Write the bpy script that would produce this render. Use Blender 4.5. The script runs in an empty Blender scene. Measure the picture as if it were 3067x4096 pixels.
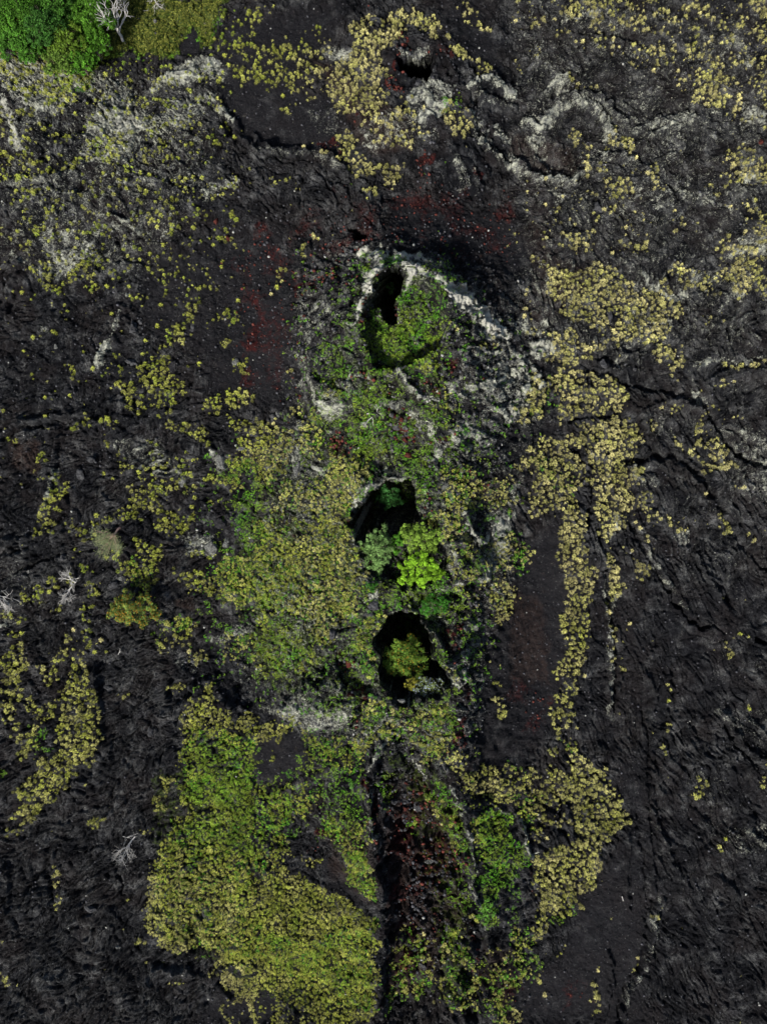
import bpy, math, random, numpy as np
from mathutils import Vector, Matrix
R = math.radians
D = bpy.data
sc = bpy.context.scene
C = sc.collection

# ------------------------------------------------ camera, sky, sun, exposure
H = 145.0                       # flying height above the lava field
cam = D.objects.new('camera', D.cameras.new('camera')); C.objects.link(cam); sc.camera = cam
cam.location = (0, 0, H); cam.rotation_euler = (0, 0, 0)
cam.data.angle = 2 * math.atan(96.83 / H)
cam.data.clip_start = 1; cam.data.clip_end = 4000
SUN_EL, SUN_AZ = 45, 212       # sun low in the south-south-west (bottom of the picture)
w = D.worlds.new('World'); sc.world = w; w.use_nodes = True
nt = w.node_tree; bg = nt.nodes['Background']
sky = nt.nodes.new('ShaderNodeTexSky'); sky.sky_type = 'NISHITA'; sky.sun_disc = False
sky.sun_elevation = R(SUN_EL); sky.sun_rotation = R(SUN_AZ); sky.dust_density = 2.5; sky.air_density = 1.0
nt.links.new(sky.outputs[0], bg.inputs[0]); bg.inputs[1].default_value = 0.05
sl = D.lights.new('sun', 'SUN'); sl.energy = 2.8; sl.angle = R(5); sl.color = (1, .965, .91)
so = D.objects.new('sun', sl); C.objects.link(so); so.location = (-40, -80, 120)
az = R(SUN_AZ)
sd = Vector((math.sin(az) * math.cos(R(SUN_EL)), math.cos(az) * math.cos(R(SUN_EL)), math.sin(R(SUN_EL))))
so.rotation_euler = (-sd).to_track_quat('-Z', 'Y').to_euler()
sc.view_settings.view_transform = 'Standard'; sc.view_settings.look = 'None'
sc.view_settings.exposure = 1.4; sc.view_settings.gamma = 1

# ------------------------------------------------ coordinates of the survey
S = 21.15                       # survey units per metre
def unit(fr, x, y):
    """plan coordinates of a survey point; O = overview sheet, cr = detail sheet"""
    if fr == 'O': sx, sy = x * 1.8521, y * 1.8521
    else:
        sx = int(fr[0]) * 1022 + x * .6172; sy = int(fr[1]) * 1024 + y * .6172
    return (sx - 1533.5) / S, (2048 - sy) / S
def scale(fr): return (1.8521 if fr == 'O' else .6172) / S

rng = np.random.default_rng(7); random.seed(7)
_T = rng.random((256, 256)) * 2 * math.pi
_GX, _GY = np.cos(_T), np.sin(_T)
def noise(x, y):
    xi = np.floor(x).astype(np.int64); yi = np.floor(y).astype(np.int64)
    fx = x - xi; fy = y - yi
    u = fx * fx * fx * (fx * (fx * 6 - 15) + 10); v = fy * fy * fy * (fy * (fy * 6 - 15) + 10)
    def g(i, j, a, b):
        i = i & 255; j = j & 255
        return _GX[i, j] * a + _GY[i, j] * b
    n00 = g(xi, yi, fx, fy); n10 = g(xi + 1, yi, fx - 1, fy)
    n01 = g(xi, yi + 1, fx, fy - 1); n11 = g(xi + 1, yi + 1, fx - 1, fy - 1)
    return (n00 * (1 - u) + n10 * u) * (1 - v) + (n01 * (1 - u) + n11 * u) * v * 1.0
def fbm(x, y, o=4, s=(0, 0), gain=.5):
    t = 0; a = 1
    for i in range(o):
        t = t + a * noise(x * 2 ** i + s[0] + 17.3 * i, y * 2 ** i + s[1] + 5.1 * i); a *= gain
    return t * 1.4
def cells(x, y, s=0):
    """F1, F2 distances and a random number per cell"""
    xi = np.floor(x).astype(np.int64); yi = np.floor(y).astype(np.int64)
    f1 = np.full(x.shape, 9.); f2 = np.full(x.shape, 9.); rid = np.zeros(x.shape)
    for dx in (-1, 0, 1):
        for dy in (-1, 0, 1):
            a = (xi + dx + s * 31) & 255; b = (yi + dy + s * 57) & 255
            px = xi + dx + _T[a, b] / 6.2832; py = yi + dy + _T[b, a] / 6.2832
            d = np.hypot(px - x, py - y); r = _T[(a + 91) & 255, (b + 13) & 255] / 6.2832
            m = d < f1
            f2 = np.where(m, f1, np.minimum(f2, d)); rid = np.where(m, r, rid); f1 = np.where(m, d, f1)
    return f1, f2, rid
def sst(a, b, x):
    t = np.clip((x - a) / (b - a), 0, 1); return t * t * (3 - 2 * t)

# ------------------------------------------------ survey shapes (layer value feather sheet ~width | points)
SHAPES = """
# ---- olive tint of grass (0 straw, 1 green) ----
o .62 150 O|0,0 620,0 620,600 560,900 460,1250 300,1400 0,1400
o .12 80 O|700,0 1656,0 1656,1250 1100,1300 1080,900 1040,600 760,400 700,300
o .9 60 00|540,0 1700,0 1450,380 560,560
o .55 40 10|0,0 450,0 420,330 0,330
o .5 60 12|0,0 700,0 700,1656 0,1656
o .75 60 12|0,380 160,600 700,1000 760,1656 380,1400 0,900
o .35 40 12|200,100 660,300 640,800 430,850 250,650 350,450
o .45 60 O|0,1380 220,1380 220,1800 0,1800
o .5 40 O|390,1480 800,1480 830,2212 310,2000 310,1900
o .85 50 O|400,1600 620,1620 640,1760 560,1850 400,1800
o .35 40 O|320,1880 480,1880 520,2060 420,2080 330,1980
o .6 60 13|0,700 500,740 800,1000 780,1656 0,1656
o .8 40 O|1000,1700 1140,1750 1130,1980 1030,2000
o .3 40 O|1150,1600 1360,1600 1330,1900 1150,2100
o .9 40 O|780,560 960,600 960,1000 700,980
# ---- soft dark cinder (k) ----
k .9 60 O|500,40 740,0 720,80 640,160 700,260 730,330 560,320 480,260 470,120
k .9 60 O|950,0 1030,0 1080,120 1090,180 1040,150 980,80
k .8 60 10|0,600 500,640 560,880 520,960 60,960 0,900
k .9 70 O|420,560 600,490 640,640 640,860 470,860 420,740
k .8 50 O|860,420 1080,470 1170,560 1100,600 960,520 820,500
k 1 40 O|1130,1200 1215,1100 1225,1350 1200,1560 1080,1660 1040,1600 1060,1440
k .6 60 O|1240,1200 1300,1250 1330,1500 1330,1620 1240,1560 1235,1400
k .9 60 O|1240,1940 1370,1800 1400,1950 1390,2212 1080,2212 1120,2100 1200,2080
k .6 70 O|1310,1640 1400,1620 1420,1900 1320,1960 1350,1780
k .9 30 O|540,1600 640,1590 680,1650 590,1700 530,1650
k .9 30 O|500,2060 700,2070 650,2150 560,2212 420,2212 480,2120
k .9 40 21|0,1120 280,1080 350,1080 250,1160 150,1160 80,1300 0,1420
k .8 30 12|1500,850 1656,700 1656,1656 1450,1656 1450,1400
k .7 40 13|340,560 620,640 760,860 640,860 480,760
k .8 40 O|310,540 440,560 430,740 320,700
k .3 90 O|1250,1250 1656,1250 1656,1550 1250,1550
k .25 80 O|1400,1650 1656,1650 1656,2212 1400,2212
k .9 20 00|1230,190 1290,200 1320,300 1280,350 1160,345 1200,240
# ---- rough spatter rock (e) ----
e .9 60 O|640,560 760,500 960,520 1070,600 1110,720 1180,740 1180,900 1080,1000 1020,1180 1080,1300 1040,1500 1010,1680 940,1640 960,1400 940,1180 900,1000 720,1000 640,900
e .8 40 O|740,560 640,600 630,760 680,900 740,930 780,800 790,640
e .7 50 O|840,60 960,80 1080,180 1060,420 960,430 900,300 830,180
e .7 60 O|380,1380 620,1460 800,1480 760,1580 560,1570 380,1500
e .6 50 O|380,1090 480,1080 560,1130 540,1200 400,1200
e .6 60 O|700,1270 830,1270 830,1560 720,1560
e .6 60 O|1120,1650 1250,1700 1260,1800 1150,1780
e .9 30 O|800,1600 860,1560 960,1640 1020,1760 1040,2212 810,2212 830,1900
e .4 90 O|0,300 600,400 600,560 400,900 0,1200
# ---- lichen (l) ----
l .32 80 O|640,560 760,500 960,520 1100,640 1190,760 1190,900 1110,1100 1100,1300 1040,1500 1000,1680 760,1620 500,1500 500,1200 600,950
l .33 100 O|0,120 500,150 480,400 300,640 0,560
l .27 100 O|1100,0 1656,0 1656,800 1100,780
l .10 100 O|0,600 500,600 560,1400 0,1400
l .14 100 O|1380,760 1656,760 1656,1300 1380,1200
l .62 30 00|0,380 330,430 480,470 560,560 500,700 380,760 250,740 100,640 0,520
l .85 20 00 ~55|20,650 60,760 100,870 130,960
l .55 40 00|560,900 600,740 760,700 900,740 1060,740 1330,640 1340,740 1200,830 1050,900 900,930 820,1060 640,1100 540,1040
l .8 25 00|720,800 850,760 960,780 900,860 760,900
l .6 30 00|1010,590 1100,470 1250,380 1400,380 1480,520 1300,520 1250,570
l .75 15 00 ~40|1000,590 1080,540 1180,510 1260,485
l .75 15 00 ~40|1330,400 1400,450 1440,520
l .6 25 00|1100,640 1330,640 1320,740 1150,760
l .5 30 00|600,480 760,500 880,580 880,680 640,680 560,600
l .45 20 00 ~50|670,1280 650,1450 620,1600 570,1656
l .55 20 00 ~60|320,1540 340,1656
l .5 20 00 ~50|430,1540 480,1656
l .45 20 00 ~40|250,1380 280,1500
l .5 25 00 ~50|1330,1270 1430,1220 1540,1190
l .5 20 00 ~30|1050,1160 1110,1160
l .5 20 00 ~40|1040,1500 1140,1480
l .5 20 00 ~40|730,1480 860,1470 900,1500
l .6 20 00 ~30|1400,660 1470,760 1520,780
l .5 30 01 ~40|80,0 200,60 300,130 420,90 560,0
l .55 30 01|330,0 520,0 480,120 360,140
l .5 15 01 ~35|770,350 760,500 700,600 640,700
l .7 12 01 ~50|700,580 640,700
l .5 12 01 ~30|780,230 840,240
l .4 15 01 ~25|1100,270 1200,240
l .45 15 01 ~25|200,540 300,460
l .45 20 01 ~40|380,1400 350,1520 320,1640
l .6 20 01 ~70|1400,1290 1440,1370
l .35 40 01|700,1200 1050,1180 1200,1450 900,1400
l .4 20 10|820,760 1000,700 1200,900 1000,960 700,1000 680,860
l .62 25 10|990,580 1140,510 1290,560 1260,700 1160,800 1050,800 990,700
l .5 20 10|900,280 1130,260 1150,340 1000,370 920,340
l .5 25 10|400,300 640,330 620,420 480,420
l .35 30 10|300,700 540,700 560,860 400,880
l .5 20 10 ~70|1400,560 1500,520 1600,580 1656,650
l .6 15 10 ~50|1380,720 1450,860 1560,990 1656,1080
l .5 15 10 ~40|1500,800 1656,900
l .4 20 10 ~60|1300,1030 1360,1140 1330,1230
l .4 20 10 ~30|1410,1100 1440,1200 1420,1260
l .3 20 10 ~50|0,1000 200,1000 400,1020 540,1090
l .35 20 10 ~40|1420,620 1560,680 1656,720
l .9 25 10|640,1656 700,1600 800,1570 1000,1600 1170,1640 1170,1656
l .9 12 20 ~45|230,620 270,560 280,510 330,530 350,590
l .6 15 20 ~45|90,800 180,830 240,800 320,700 400,680 520,700 590,760 620,880 600,920
l .4 15 20 ~30|200,790 300,680 420,640 560,680 680,760
l .5 20 20 ~80|160,880 180,960 200,1000
l .45 15 20 ~40|440,1060 560,1000 700,1030 780,1060
l .5 15 20 ~60|900,850 1000,790 1150,780
l .45 15 20 ~40|880,870 1000,820 1130,830
l .5 15 20 ~50|0,1040 60,1120 200,1170 400,1190
l .4 15 20 ~60|680,1400 760,1320 790,1260
l .45 15 20 ~60|1060,1240 1160,1300 1300,1330
l .35 30 20|900,1300 1100,1300 1100,1440 960,1440
l .6 20 20|320,130 420,120 560,80 520,130 400,160 330,170
l .4 30 20|1420,240 1560,300 1560,380 1430,330
l .5 30 20|1450,380 1560,380 1560,470 1480,450
l .5 40 20|1480,700 1656,720 1656,830 1500,800
l .6 40 20|1460,1100 1600,1120 1620,1200 1480,1190
l .5 40 20|1480,1540 1656,1540 1656,1656 1400,1656
l .4 30 20|260,1250 350,1250 350,1320 270,1320
l .7 15 21 ~45|860,130 920,200 980,260 1050,280 1110,270
l .55 20 21|1120,130 1200,100 1340,110 1340,160 1150,160
l .5 20 21 ~40|1370,340 1400,280 1480,240
l .4 20 21 ~50|1150,490 1280,480
l .8 25 21|100,570 200,545 260,600 230,660 120,650
l .45 20 21|0,420 300,430 300,480 100,520 0,560
l .75 30 21|0,620 130,700 220,760 200,860 100,960 60,1060 0,1040
l .4 20 21|700,650 790,650 760,720 700,770 650,750
l .6 12 21 ~40|1400,1200 1480,1250 1560,1290 1640,1330
l .5 15 21 ~30|1000,1090 1040,1160
l .45 15 21 ~35|1180,900 1220,930 1260,980
l .45 12 21 ~25|1180,700 1400,690 1656,680
l .5 20 21 ~40|0,1656 20,1500 60,1450
l .35 30 21|700,1350 860,1350 1000,1500 800,1500
l .3 40 21|1300,1100 1656,1100 1656,1656 1400,1500
l .25 40 21|860,1000 1000,980 1050,1150 900,1180
# crater rim
l .95 22 11|620,480 690,380 740,280 760,180 840,110 960,110 1000,180 930,240 960,250 1020,190 1100,180 1180,240 1280,330 1420,400 1480,440 1540,540 1620,560 1656,520 1600,460 1480,330 1380,200 1380,150 1250,60 1130,0 950,0 760,0 740,60 690,180 680,300 640,420
l .55 30 11|740,0 1250,0 1350,150 1200,200 1050,110 850,60 740,80
l .7 20 11|400,290 480,290 500,390 430,370
l .4 50 11|270,200 420,180 460,380 380,560 300,640 260,400
l .5 20 11 ~50|280,640 350,780 380,960 500,1030
l .7 18 11 ~45|350,780 370,960 480,1030 570,1020
l .6 15 11|250,800 330,790 330,850 270,840
l .75 12 11 ~25|590,800 700,800 740,790
l .75 12 11 ~40|910,740 960,820 1010,890 1060,930
l .65 18 11|970,900 1060,890 1180,930 1200,960 1080,960 1040,920
l .7 15 11 ~60|1240,860 1330,910 1350,940
l .55 60 11|1320,540 1656,600 1656,1100 1480,1200 1300,1300 1200,1360 1240,1150 1400,1000 1300,860
l .75 25 11|1580,780 1656,780 1656,1080 1590,1060
l .7 20 11|1440,620 1600,620 1560,680 1450,670
l .6 18 11|860,950 920,960 900,990 860,980
l .55 18 11 ~40|1010,1020 1080,1100 1150,1170 1200,1250
l .6 20 11|1150,1220 1290,1230 1280,1340 1180,1360 1140,1300
l .9 7 11 ~20|640,1656 660,1600 730,1520 830,1450 920,1450 1000,1440
l .6 12 11 ~30|470,1090 490,1150
l .45 30 11|240,1290 300,1300 300,1450 250,1440
l .55 18 11 ~40|400,1400 450,1400
l .45 20 11|150,1540 230,1560 220,1600 160,1600
l .55 20 11|1080,380 1140,400 1130,470 1090,460
l .4 18 11 ~50|910,260 900,330 930,390 910,450
l .35 30 11|1300,340 1400,540 1420,640 1300,560
# pit2 rim, walls
l .9 6 12 ~16|650,0 650,60 655,120 635,190
l .75 8 12 ~22|1350,0 1360,60 1400,120 1450,190 1490,190 1500,120
l .6 12 12 ~30|1265,240 1280,420 1330,500
l .5 25 12|1480,0 1656,0 1656,300 1500,460 1420,470 1500,330 1520,200
l .9 4 12 ~13|1000,590 1040,660 1050,730 1090,770 1140,810
l .4 40 12|1450,560 1656,350 1656,560 1540,740 1450,900 1340,1060 1260,1060 1280,900
l .85 8 12 ~25|1240,1070 1270,1100 1320,1090 1340,1050
l .4 30 12|1400,1080 1500,1100 1450,1300 1380,1450 1340,1400 1400,1250
l .5 12 12 ~20|1195,1430 1210,1470 1250,1490
l .85 6 12 ~18|740,1656 790,1560 800,1510 860,1450 920,1410 960,1390
l .75 8 12 ~18|560,640 600,660 630,630
l .6 10 12 ~20|470,820 510,830 530,800
l .7 8 12 ~12|550,1290 650,1310 700,1300 720,1260
l .6 10 12 ~14|540,950 545,1040 540,1150
l .45 40 12|0,1250 240,1240 420,1240 560,1290 600,1350 460,1420 300,1420 100,1310
l .35 30 12|240,1140 400,1120 420,1220 250,1240
l .7 12 12|740,530 800,520 790,580 730,640 800,610 720,600
l .4 20 12 ~25|140,700 230,830 280,900
# trench rims
l .7 8 13 ~18|790,0 790,60 745,180 740,300 770,440
l .85 10 13 ~35|1025,0 1060,80 1120,130
l .6 10 13 ~22|1180,40 1260,100 1300,150 1340,330 1390,430 1415,600 1420,800 1440,900
l .6 10 13 ~15|1290,200 1310,300 1350,340
l .5 8 13 ~12|845,680 860,800 835,950 850,1240 870,1280 880,1330
l .6 10 13 ~14|1420,980 1490,1080 1510,1200
l .7 10 13 ~22|1500,220 1560,260 1640,300
l .7 10 23 ~20|60,320 90,470 110,560 170,530
l .3 30 23|1300,420 1500,360 1656,360 1656,520 1400,560
# left part
l .45 30 02|0,700 140,700 100,740 0,760
l .45 30 02|1170,150 1400,130 1400,280 1200,290
l .35 30 02|1320,800 1656,680 1656,760 1400,880
l .35 30 02|1100,880 1340,950 1260,1080 1150,1000
l .2 60 02|0,300 600,450 600,700 100,600
l .3 30 02|600,80 780,60 740,120 600,150
l .12 60 22|500,0 1200,0 1200,600 500,500
l .5 12 22 ~50|640,160 690,40
l .5 12 22 ~35|650,640 700,540
l .4 15 22|1040,100 1160,130 1150,200 1050,200
l .25 15 22 ~20|580,400 610,640 640,800 640,950
l .15 60 22|1200,780 1656,820 1656,1100 1400,1050
l .25 40 22|1300,1250 1656,1260 1656,1500 1500,1500
l .22 20 23 ~20|900,250 980,460 1050,620 1090,760
l .18 60 23|1100,0 1400,0 1400,550 1300,500
# ---- red cinder ----
r .4 160 O|500,545 660,480 650,600 590,650 630,740 650,880 560,860 520,720
r .55 90 10|0,1470 330,1490 460,1530 430,1656 0,1656
r .95 22 10|680,1370 860,1370 1000,1420 920,1500 740,1560 600,1656 460,1656 470,1500 700,1480
r .55 200 10|860,1240 1200,1230 1656,1300 1656,1656 1300,1600 1000,1480 820,1380
r .6 25 10|1080,1090 1200,1100 1180,1230 1080,1230
r .85 14 10|1030,1040 1100,990 1150,1000 1130,1060 1050,1100
r .9 8 10 ~30|920,400 930,330 960,260 1050,235 1120,250 1140,310
r .85 10 10 ~30|915,400 930,460 970,510
r .7 15 10|1140,290 1260,310 1270,370 1150,370
r .65 25 10|820,480 960,480 1000,560 860,590
r .6 12 10 ~40|620,780 630,850
r .6 20 10 ~50|430,940 530,950
r .5 15 10 ~30|680,70 740,0
r .6 20 10 ~50|530,1200 570,1300
r .6 15 10|1440,1060 1500,1070 1480,1120
r .75 25 11|480,0 640,0 560,100 460,160 420,240 360,200 300,180 400,120
r .6 25 11|280,180 340,200 330,380 300,420 280,300
r .32 200 11|0,0 200,0 230,300 250,700 200,860 0,870
r .5 30 11|560,40 680,60 660,160 500,180
r .85 15 11|600,790 740,750 790,790 700,850 620,850
r .85 18 11|1020,860 1100,830 1200,840 1180,930 1100,940 1040,910
r .7 20 11|1200,700 1280,690 1330,820 1260,800
r .9 15 11|520,1130 560,1150 650,1240 640,1300 540,1330 490,1290
r .8 12 11 ~30|820,120 770,190
r .8 10 11 ~22|690,440 720,350 750,300
r .6 15 11|860,360 920,350 910,440 860,420
r .6 20 11|870,1080 980,1170 960,1280 1010,1300 900,1220
r .7 20 11|1180,1180 1300,1120 1290,1220 1180,1230
r .7 15 11 ~40|1120,1520 1150,1656
r .4 40 11|1400,1400 1500,1450 1480,1600 1350,1600
r .7 12 11|1420,780 1500,800 1440,810
r .5 20 01|1540,0 1656,0 1656,900 1560,600 1530,300
r .4 15 01|1380,20 1430,40 1420,90 1380,80
r .8 12 12 ~25|665,0 670,80 680,180
r .9 10 12 ~30|1110,0 1090,40
r .6 15 12|240,150 290,150 270,190 240,190
r .6 20 12|310,540 400,490 390,540 320,600
r .6 20 12|370,200 480,300 600,220 560,330 440,290
r .8 18 12|520,960 580,900 640,960 600,1080 560,1120 540,1050
r .8 15 12|1290,690 1360,680 1360,780 1270,860 1230,900
r .85 18 12|1290,860 1330,900 1310,960 1270,930
r .6 25 12|1300,1100 1400,1100 1390,1200 1320,1200
r .9 18 12|1300,1380 1370,1300 1350,1450 1340,1520 1280,1560 1240,1540
r .5 30 12|600,1380 700,1340 700,1440 620,1460
r .7 15 12|600,1110 680,1130 660,1180 610,1150
r .6 12 12 ~25|640,1400 700,1310
r .5 60 13|850,300 1000,100 1200,200 1350,450 1400,650 1300,800 900,900 880,600
r .85 12 13 ~30|720,60 760,200 790,280 760,440 800,540 800,640
r .7 12 13 ~22|1340,350 1380,420 1360,560
r .8 12 13|370,350 460,390 430,460 370,430
r .8 12 13|360,480 420,490 420,550 370,530
r .7 10 13|400,270 430,260 420,320
r .8 12 13 ~30|1420,1060 1440,1250 1430,1440
r .7 30 13|870,1400 1050,1330 1020,1500 860,1560
r .4 30 13|880,950 1000,800 1250,850 1200,1200 1000,1250 880,1150
r .35 80 22|0,1130 200,1100 250,1300 180,1400 0,1380
r .4 30 23|350,1420 500,1400 500,1500 350,1560
r .5 20 23 ~40|20,1450 40,1600
r .4 15 23 ~20|90,650 130,800
b .5 60 O|1150,420 1200,560 1300,600 1150,700
b .7 30 01|80,1200 260,1200 280,1350 200,1400 80,1380
b .5 40 12|900,1250 1200,1300 1150,1450 900,1400
b .6 20 02|1140,580 1250,560 1280,650 1180,640
b .5 60 22|0,500 200,600 250,1100 0,1100
b .5 80 13|400,200 760,500 800,900 500,700
b .5 80 13|1480,1200 1656,1150 1656,1656 1480,1500
b .5 60 20|0,850 150,900 300,900 420,1000 420,1130 200,1140 0,1000
b .6 60 10|380,380 1000,800 1000,1000 700,1000
# ---- golden grass ----
g .16 100 O|0,120 500,150 500,620 380,760 0,560
g .05 100 O|0,600 380,640 300,900 0,1000
g .23 60 20|0,0 1656,0 1656,800 1100,600 560,300 0,160
g .08 60 20|0,1150 900,1150 900,1656 0,1656
g .62 25 00|20,380 330,440 440,480 520,580 500,700 380,740 250,720 140,640 60,520
g .5 25 00|0,300 60,400 50,560 0,560
g .3 40 00|0,780 120,850 180,1000 160,1120 0,1120
g .5 15 00 ~40|170,740 230,830 280,920
g .5 15 00 ~40|340,770 320,840 260,880
g .75 12 00 ~45|190,1060 300,1090
g .7 12 00 ~35|180,1150 400,1140 500,1080 600,1090 760,1070
g .6 12 00 ~40|0,1170 140,1190 280,1190
g .55 12 00 ~35|30,1110 110,1220 200,1260 280,1270
g .5 25 00|530,920 640,880 820,880 830,1060 700,1110 560,1070
g .6 15 00|680,750 730,760 720,830 690,830
g .55 20 00|940,790 1060,790 1060,870 900,890
g .45 25 00|860,700 1000,730 1200,690 1330,640 1330,740 1000,760
g .5 15 00|640,600 740,600 760,660 660,660
g .5 15 00|890,610 950,600 940,650 890,650
g .4 25 00|1000,520 1300,480 1460,500 1400,580 1200,560 1000,580
g .35 30 00|650,430 1100,400 1100,470 850,480 650,470
g .3 25 00|650,380 740,390 720,460 640,460
g .55 12 00 ~40|300,1440 340,1380 400,1330
g .55 12 00 ~45|290,1480 320,1530 200,1500
g .3 25 00|130,1320 250,1340 240,1420 150,1420
g .75 10 00 ~70|920,1220 970,1290
g .7 12 00 ~55|1000,1440 1060,1390 1130,1360
g .55 12 00 ~35|1040,1500 1130,1480
g .32 25 00|560,1330 700,1330 720,1560 600,1640 500,1600
g .5 12 00 ~45|1110,1270 1160,1320
g .65 10 00 ~50|1170,1160 1210,1180
g .4 20 00|1330,1250 1560,1180 1540,1250 1380,1290
g .7 12 00 ~50|1400,1490 1450,1540 1510,1580
g .9 8 00 ~50|1500,1400 1530,1430
g .8 10 00 ~60|470,1300 510,1290
g .45 20 00 ~50|480,1500 560,1560 620,1600
g .4 25 00|1320,780 1400,900 1390,1000 1340,960
g .4 20 00|880,930 1000,980 980,1100 900,1080
g .75 15 00 ~60|1530,460 1600,530
g .4 35 00|1400,250 1480,250 1656,330 1656,450 1480,450 1400,380
g .45 25 00|1440,60 1656,100 1656,280 1560,260 1450,150
g .5 20 10|0,10 100,40 110,120 60,160 0,150
g .55 40 10|0,330 120,260 250,260 360,330 460,330 480,430 400,520 450,600 300,650 180,600 0,620
g .25 30 10|330,200 480,200 500,280 340,290
g .5 20 10|150,680 280,690 240,750 160,730
g .95 22 10|600,180 700,100 820,120 1000,50 1080,90 1100,150 980,170 930,200 880,260 830,330 800,420 810,560 850,640 800,760 780,800 680,790 620,740 500,720 480,620 500,500 490,400 600,330 620,260
g .35 15 10|700,110 820,110 830,180 720,170
g .85 15 10|860,50 1050,40 1200,110 1220,200 1150,200 1000,160 880,180
g .15 25 10|480,300 600,330 560,420 490,400
g .7 15 10|840,190 930,190 920,250 860,250
g .55 25 10|700,780 850,780 980,870 1040,930 1000,990 900,1010 840,950 760,920 710,860
g .75 18 10|510,870 600,860 650,930 660,1000 640,1050 560,1040 520,940
g .85 18 10|580,1040 700,1030 790,1090 760,1150 690,1190 620,1130
g .85 18 10|770,1080 900,1090 970,1130 960,1220 880,1210 800,1150
g .5 20 10|920,640 1000,650 1120,680 1110,760 1040,810 960,830 900,760 940,700
g .85 15 10|1200,720 1290,690 1350,730 1400,830 1360,900 1290,910 1220,800
g .85 12 10|1010,850 1080,850 1100,920 1050,910
g .85 14 10|1250,280 1340,290 1380,340 1440,390 1530,460 1530,500 1470,470 1380,400 1280,360
g .7 15 10|1300,0 1380,20 1440,120 1520,180 1520,240 1460,190 1360,110 1330,50
g .8 8 10 ~35|1180,180 1140,210
g .8 8 10 ~30|1240,230 1260,290
g .7 10 10 ~35|840,470 860,490
g .6 10 10 ~40|330,950 370,950
g .3 25 10|60,1170 200,1160 230,1100 280,1100 220,1200 120,1240
g .3 25 10|240,1200 320,1230 300,1280 250,1380 230,1300
g .8 8 10 ~40|400,1560 340,1600 320,1650
g .5 8 10 ~25|460,1020 480,1030
g .4 15 10|700,1230 790,1240 780,1290 720,1280
g .5 15 10|520,1000 560,1000 560,1050 520,1040
g .9 18 20|330,90 430,40 470,0 660,0 640,60 560,80 600,150 540,170 460,90 400,110 330,120
g .6 20 20|480,160 600,140 610,180 500,180
g .45 25 20|80,40 130,110 120,150 90,140
g .55 30 20|650,150 760,150 900,210 960,260 1030,290 1080,230 1100,260 1030,340 980,330 880,250 700,210
g .45 40 20|740,0 860,0 980,60 1060,180 900,180 760,130 700,80
g .6 20 20|1100,300 1200,310 1240,380 1220,410 1120,320
g .4 25 20|890,300 1000,330 980,420 940,380
g .85 25 20|1540,0 1656,0 1656,160 1600,140 1530,40
g .7 30 20|1580,200 1656,180 1656,330 1580,320
g .5 30 20|1410,180 1480,220 1520,340 1420,330
g .9 18 20|1100,480 1180,540 1240,480 1340,450 1440,500 1390,570 1310,580 1330,700 1220,730 1160,690 1150,610 1190,570 1110,540
g .6 40 20|1330,560 1480,620 1480,700 1440,750 1340,700
g .5 40 20|1540,480 1656,460 1656,700 1560,620
g .35 40 20|1460,720 1656,740 1656,820 1480,790
g .5 20 20|1370,830 1500,850 1480,900 1400,880
g .85 15 20|620,780 670,800 670,900 740,870 800,950 820,1030 740,1030 680,960 600,980 600,920 640,900
g .75 10 20|350,545 470,550 540,560 520,590 380,590
g .8 10 20 ~45|400,860 450,930 500,970 470,1010
g .5 20 20|510,270 600,280 590,340 540,320
g .5 20 20|90,330 180,340 200,370 110,380
g .7 10 20 ~40|20,430 30,470
g .75 20 20|440,1080 500,1090 560,1080 610,1060 620,1160 560,1160 500,1150 430,1140
g .6 25 20|630,1180 760,1190 770,1290 690,1310 680,1410 640,1400 620,1280
g .7 20 20|860,1090 930,1100 940,1200 1010,1220 970,1260 880,1230 860,1160
g .7 15 20|740,1060 820,1080 810,1120 740,1110
g .5 20 20|330,1270 440,1280 460,1340 350,1330
g .75 20 20|310,1560 430,1530 500,1480 540,1490 500,1560 490,1620 380,1620
g .6 20 20|680,1560 800,1570 900,1610 890,1650 720,1640
g .5 25 20|1030,1370 1100,1390 1110,1470 1040,1500
g .4 20 20|1170,1460 1250,1480 1240,1520 1160,1500
g .55 30 20|1200,1180 1290,1240 1330,1290 1500,1330 1580,1340 1600,1420 1560,1460 1480,1370 1300,1310
g .6 40 20|1310,1060 1420,980 1500,960 1560,1030 1520,1080 1480,1200 1350,1190 1310,1130
g .85 35 20|1450,1090 1600,1040 1656,1060 1656,1220 1560,1220 1440,1170
g .65 40 20|1560,1360 1656,1400 1656,1656 1340,1656 1350,1580 1480,1560 1560,1480
g .55 15 20|1640,200 1656,600 1600,560
g .7 60 21|1380,0 1656,0 1656,260 1500,260 1400,200 1340,80
g .6 30 21|1040,60 1180,100 1400,120 1420,160 1280,180 1340,260 1200,240 1090,200 1060,120
g .8 15 21|1640,210 1656,260 1600,260
g .3 30 21|1200,380 1290,410 1280,450 1220,440
g .35 15 21|1370,360 1400,360 1390,400 1370,400
g .92 30 21|240,90 380,120 560,60 680,120 780,200 840,260 860,190 900,220 960,260 1090,340 1070,400 1000,390 1020,500 980,560 920,560 1120,620 1120,740 1060,760 1040,660 920,660 860,600 860,540 740,560 640,560 580,480 420,420 340,400 320,320 230,240
g .5 30 21|440,400 620,420 660,520 560,520
g .15 15 21|610,330 660,340 670,460 620,420
g .15 15 21|860,320 920,360 900,420 860,390
g .5 20 21|100,330 160,380 160,500 80,510 80,400
g .5 15 21|140,20 220,20 240,80 150,80
g .5 12 21|60,220 110,200 120,260 70,280
g .95 18 21|250,540 400,480 440,550 600,570 620,600 520,660 440,700 360,730 280,690 230,650
g .1 10 21|400,620 460,600 450,650 400,660
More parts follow.
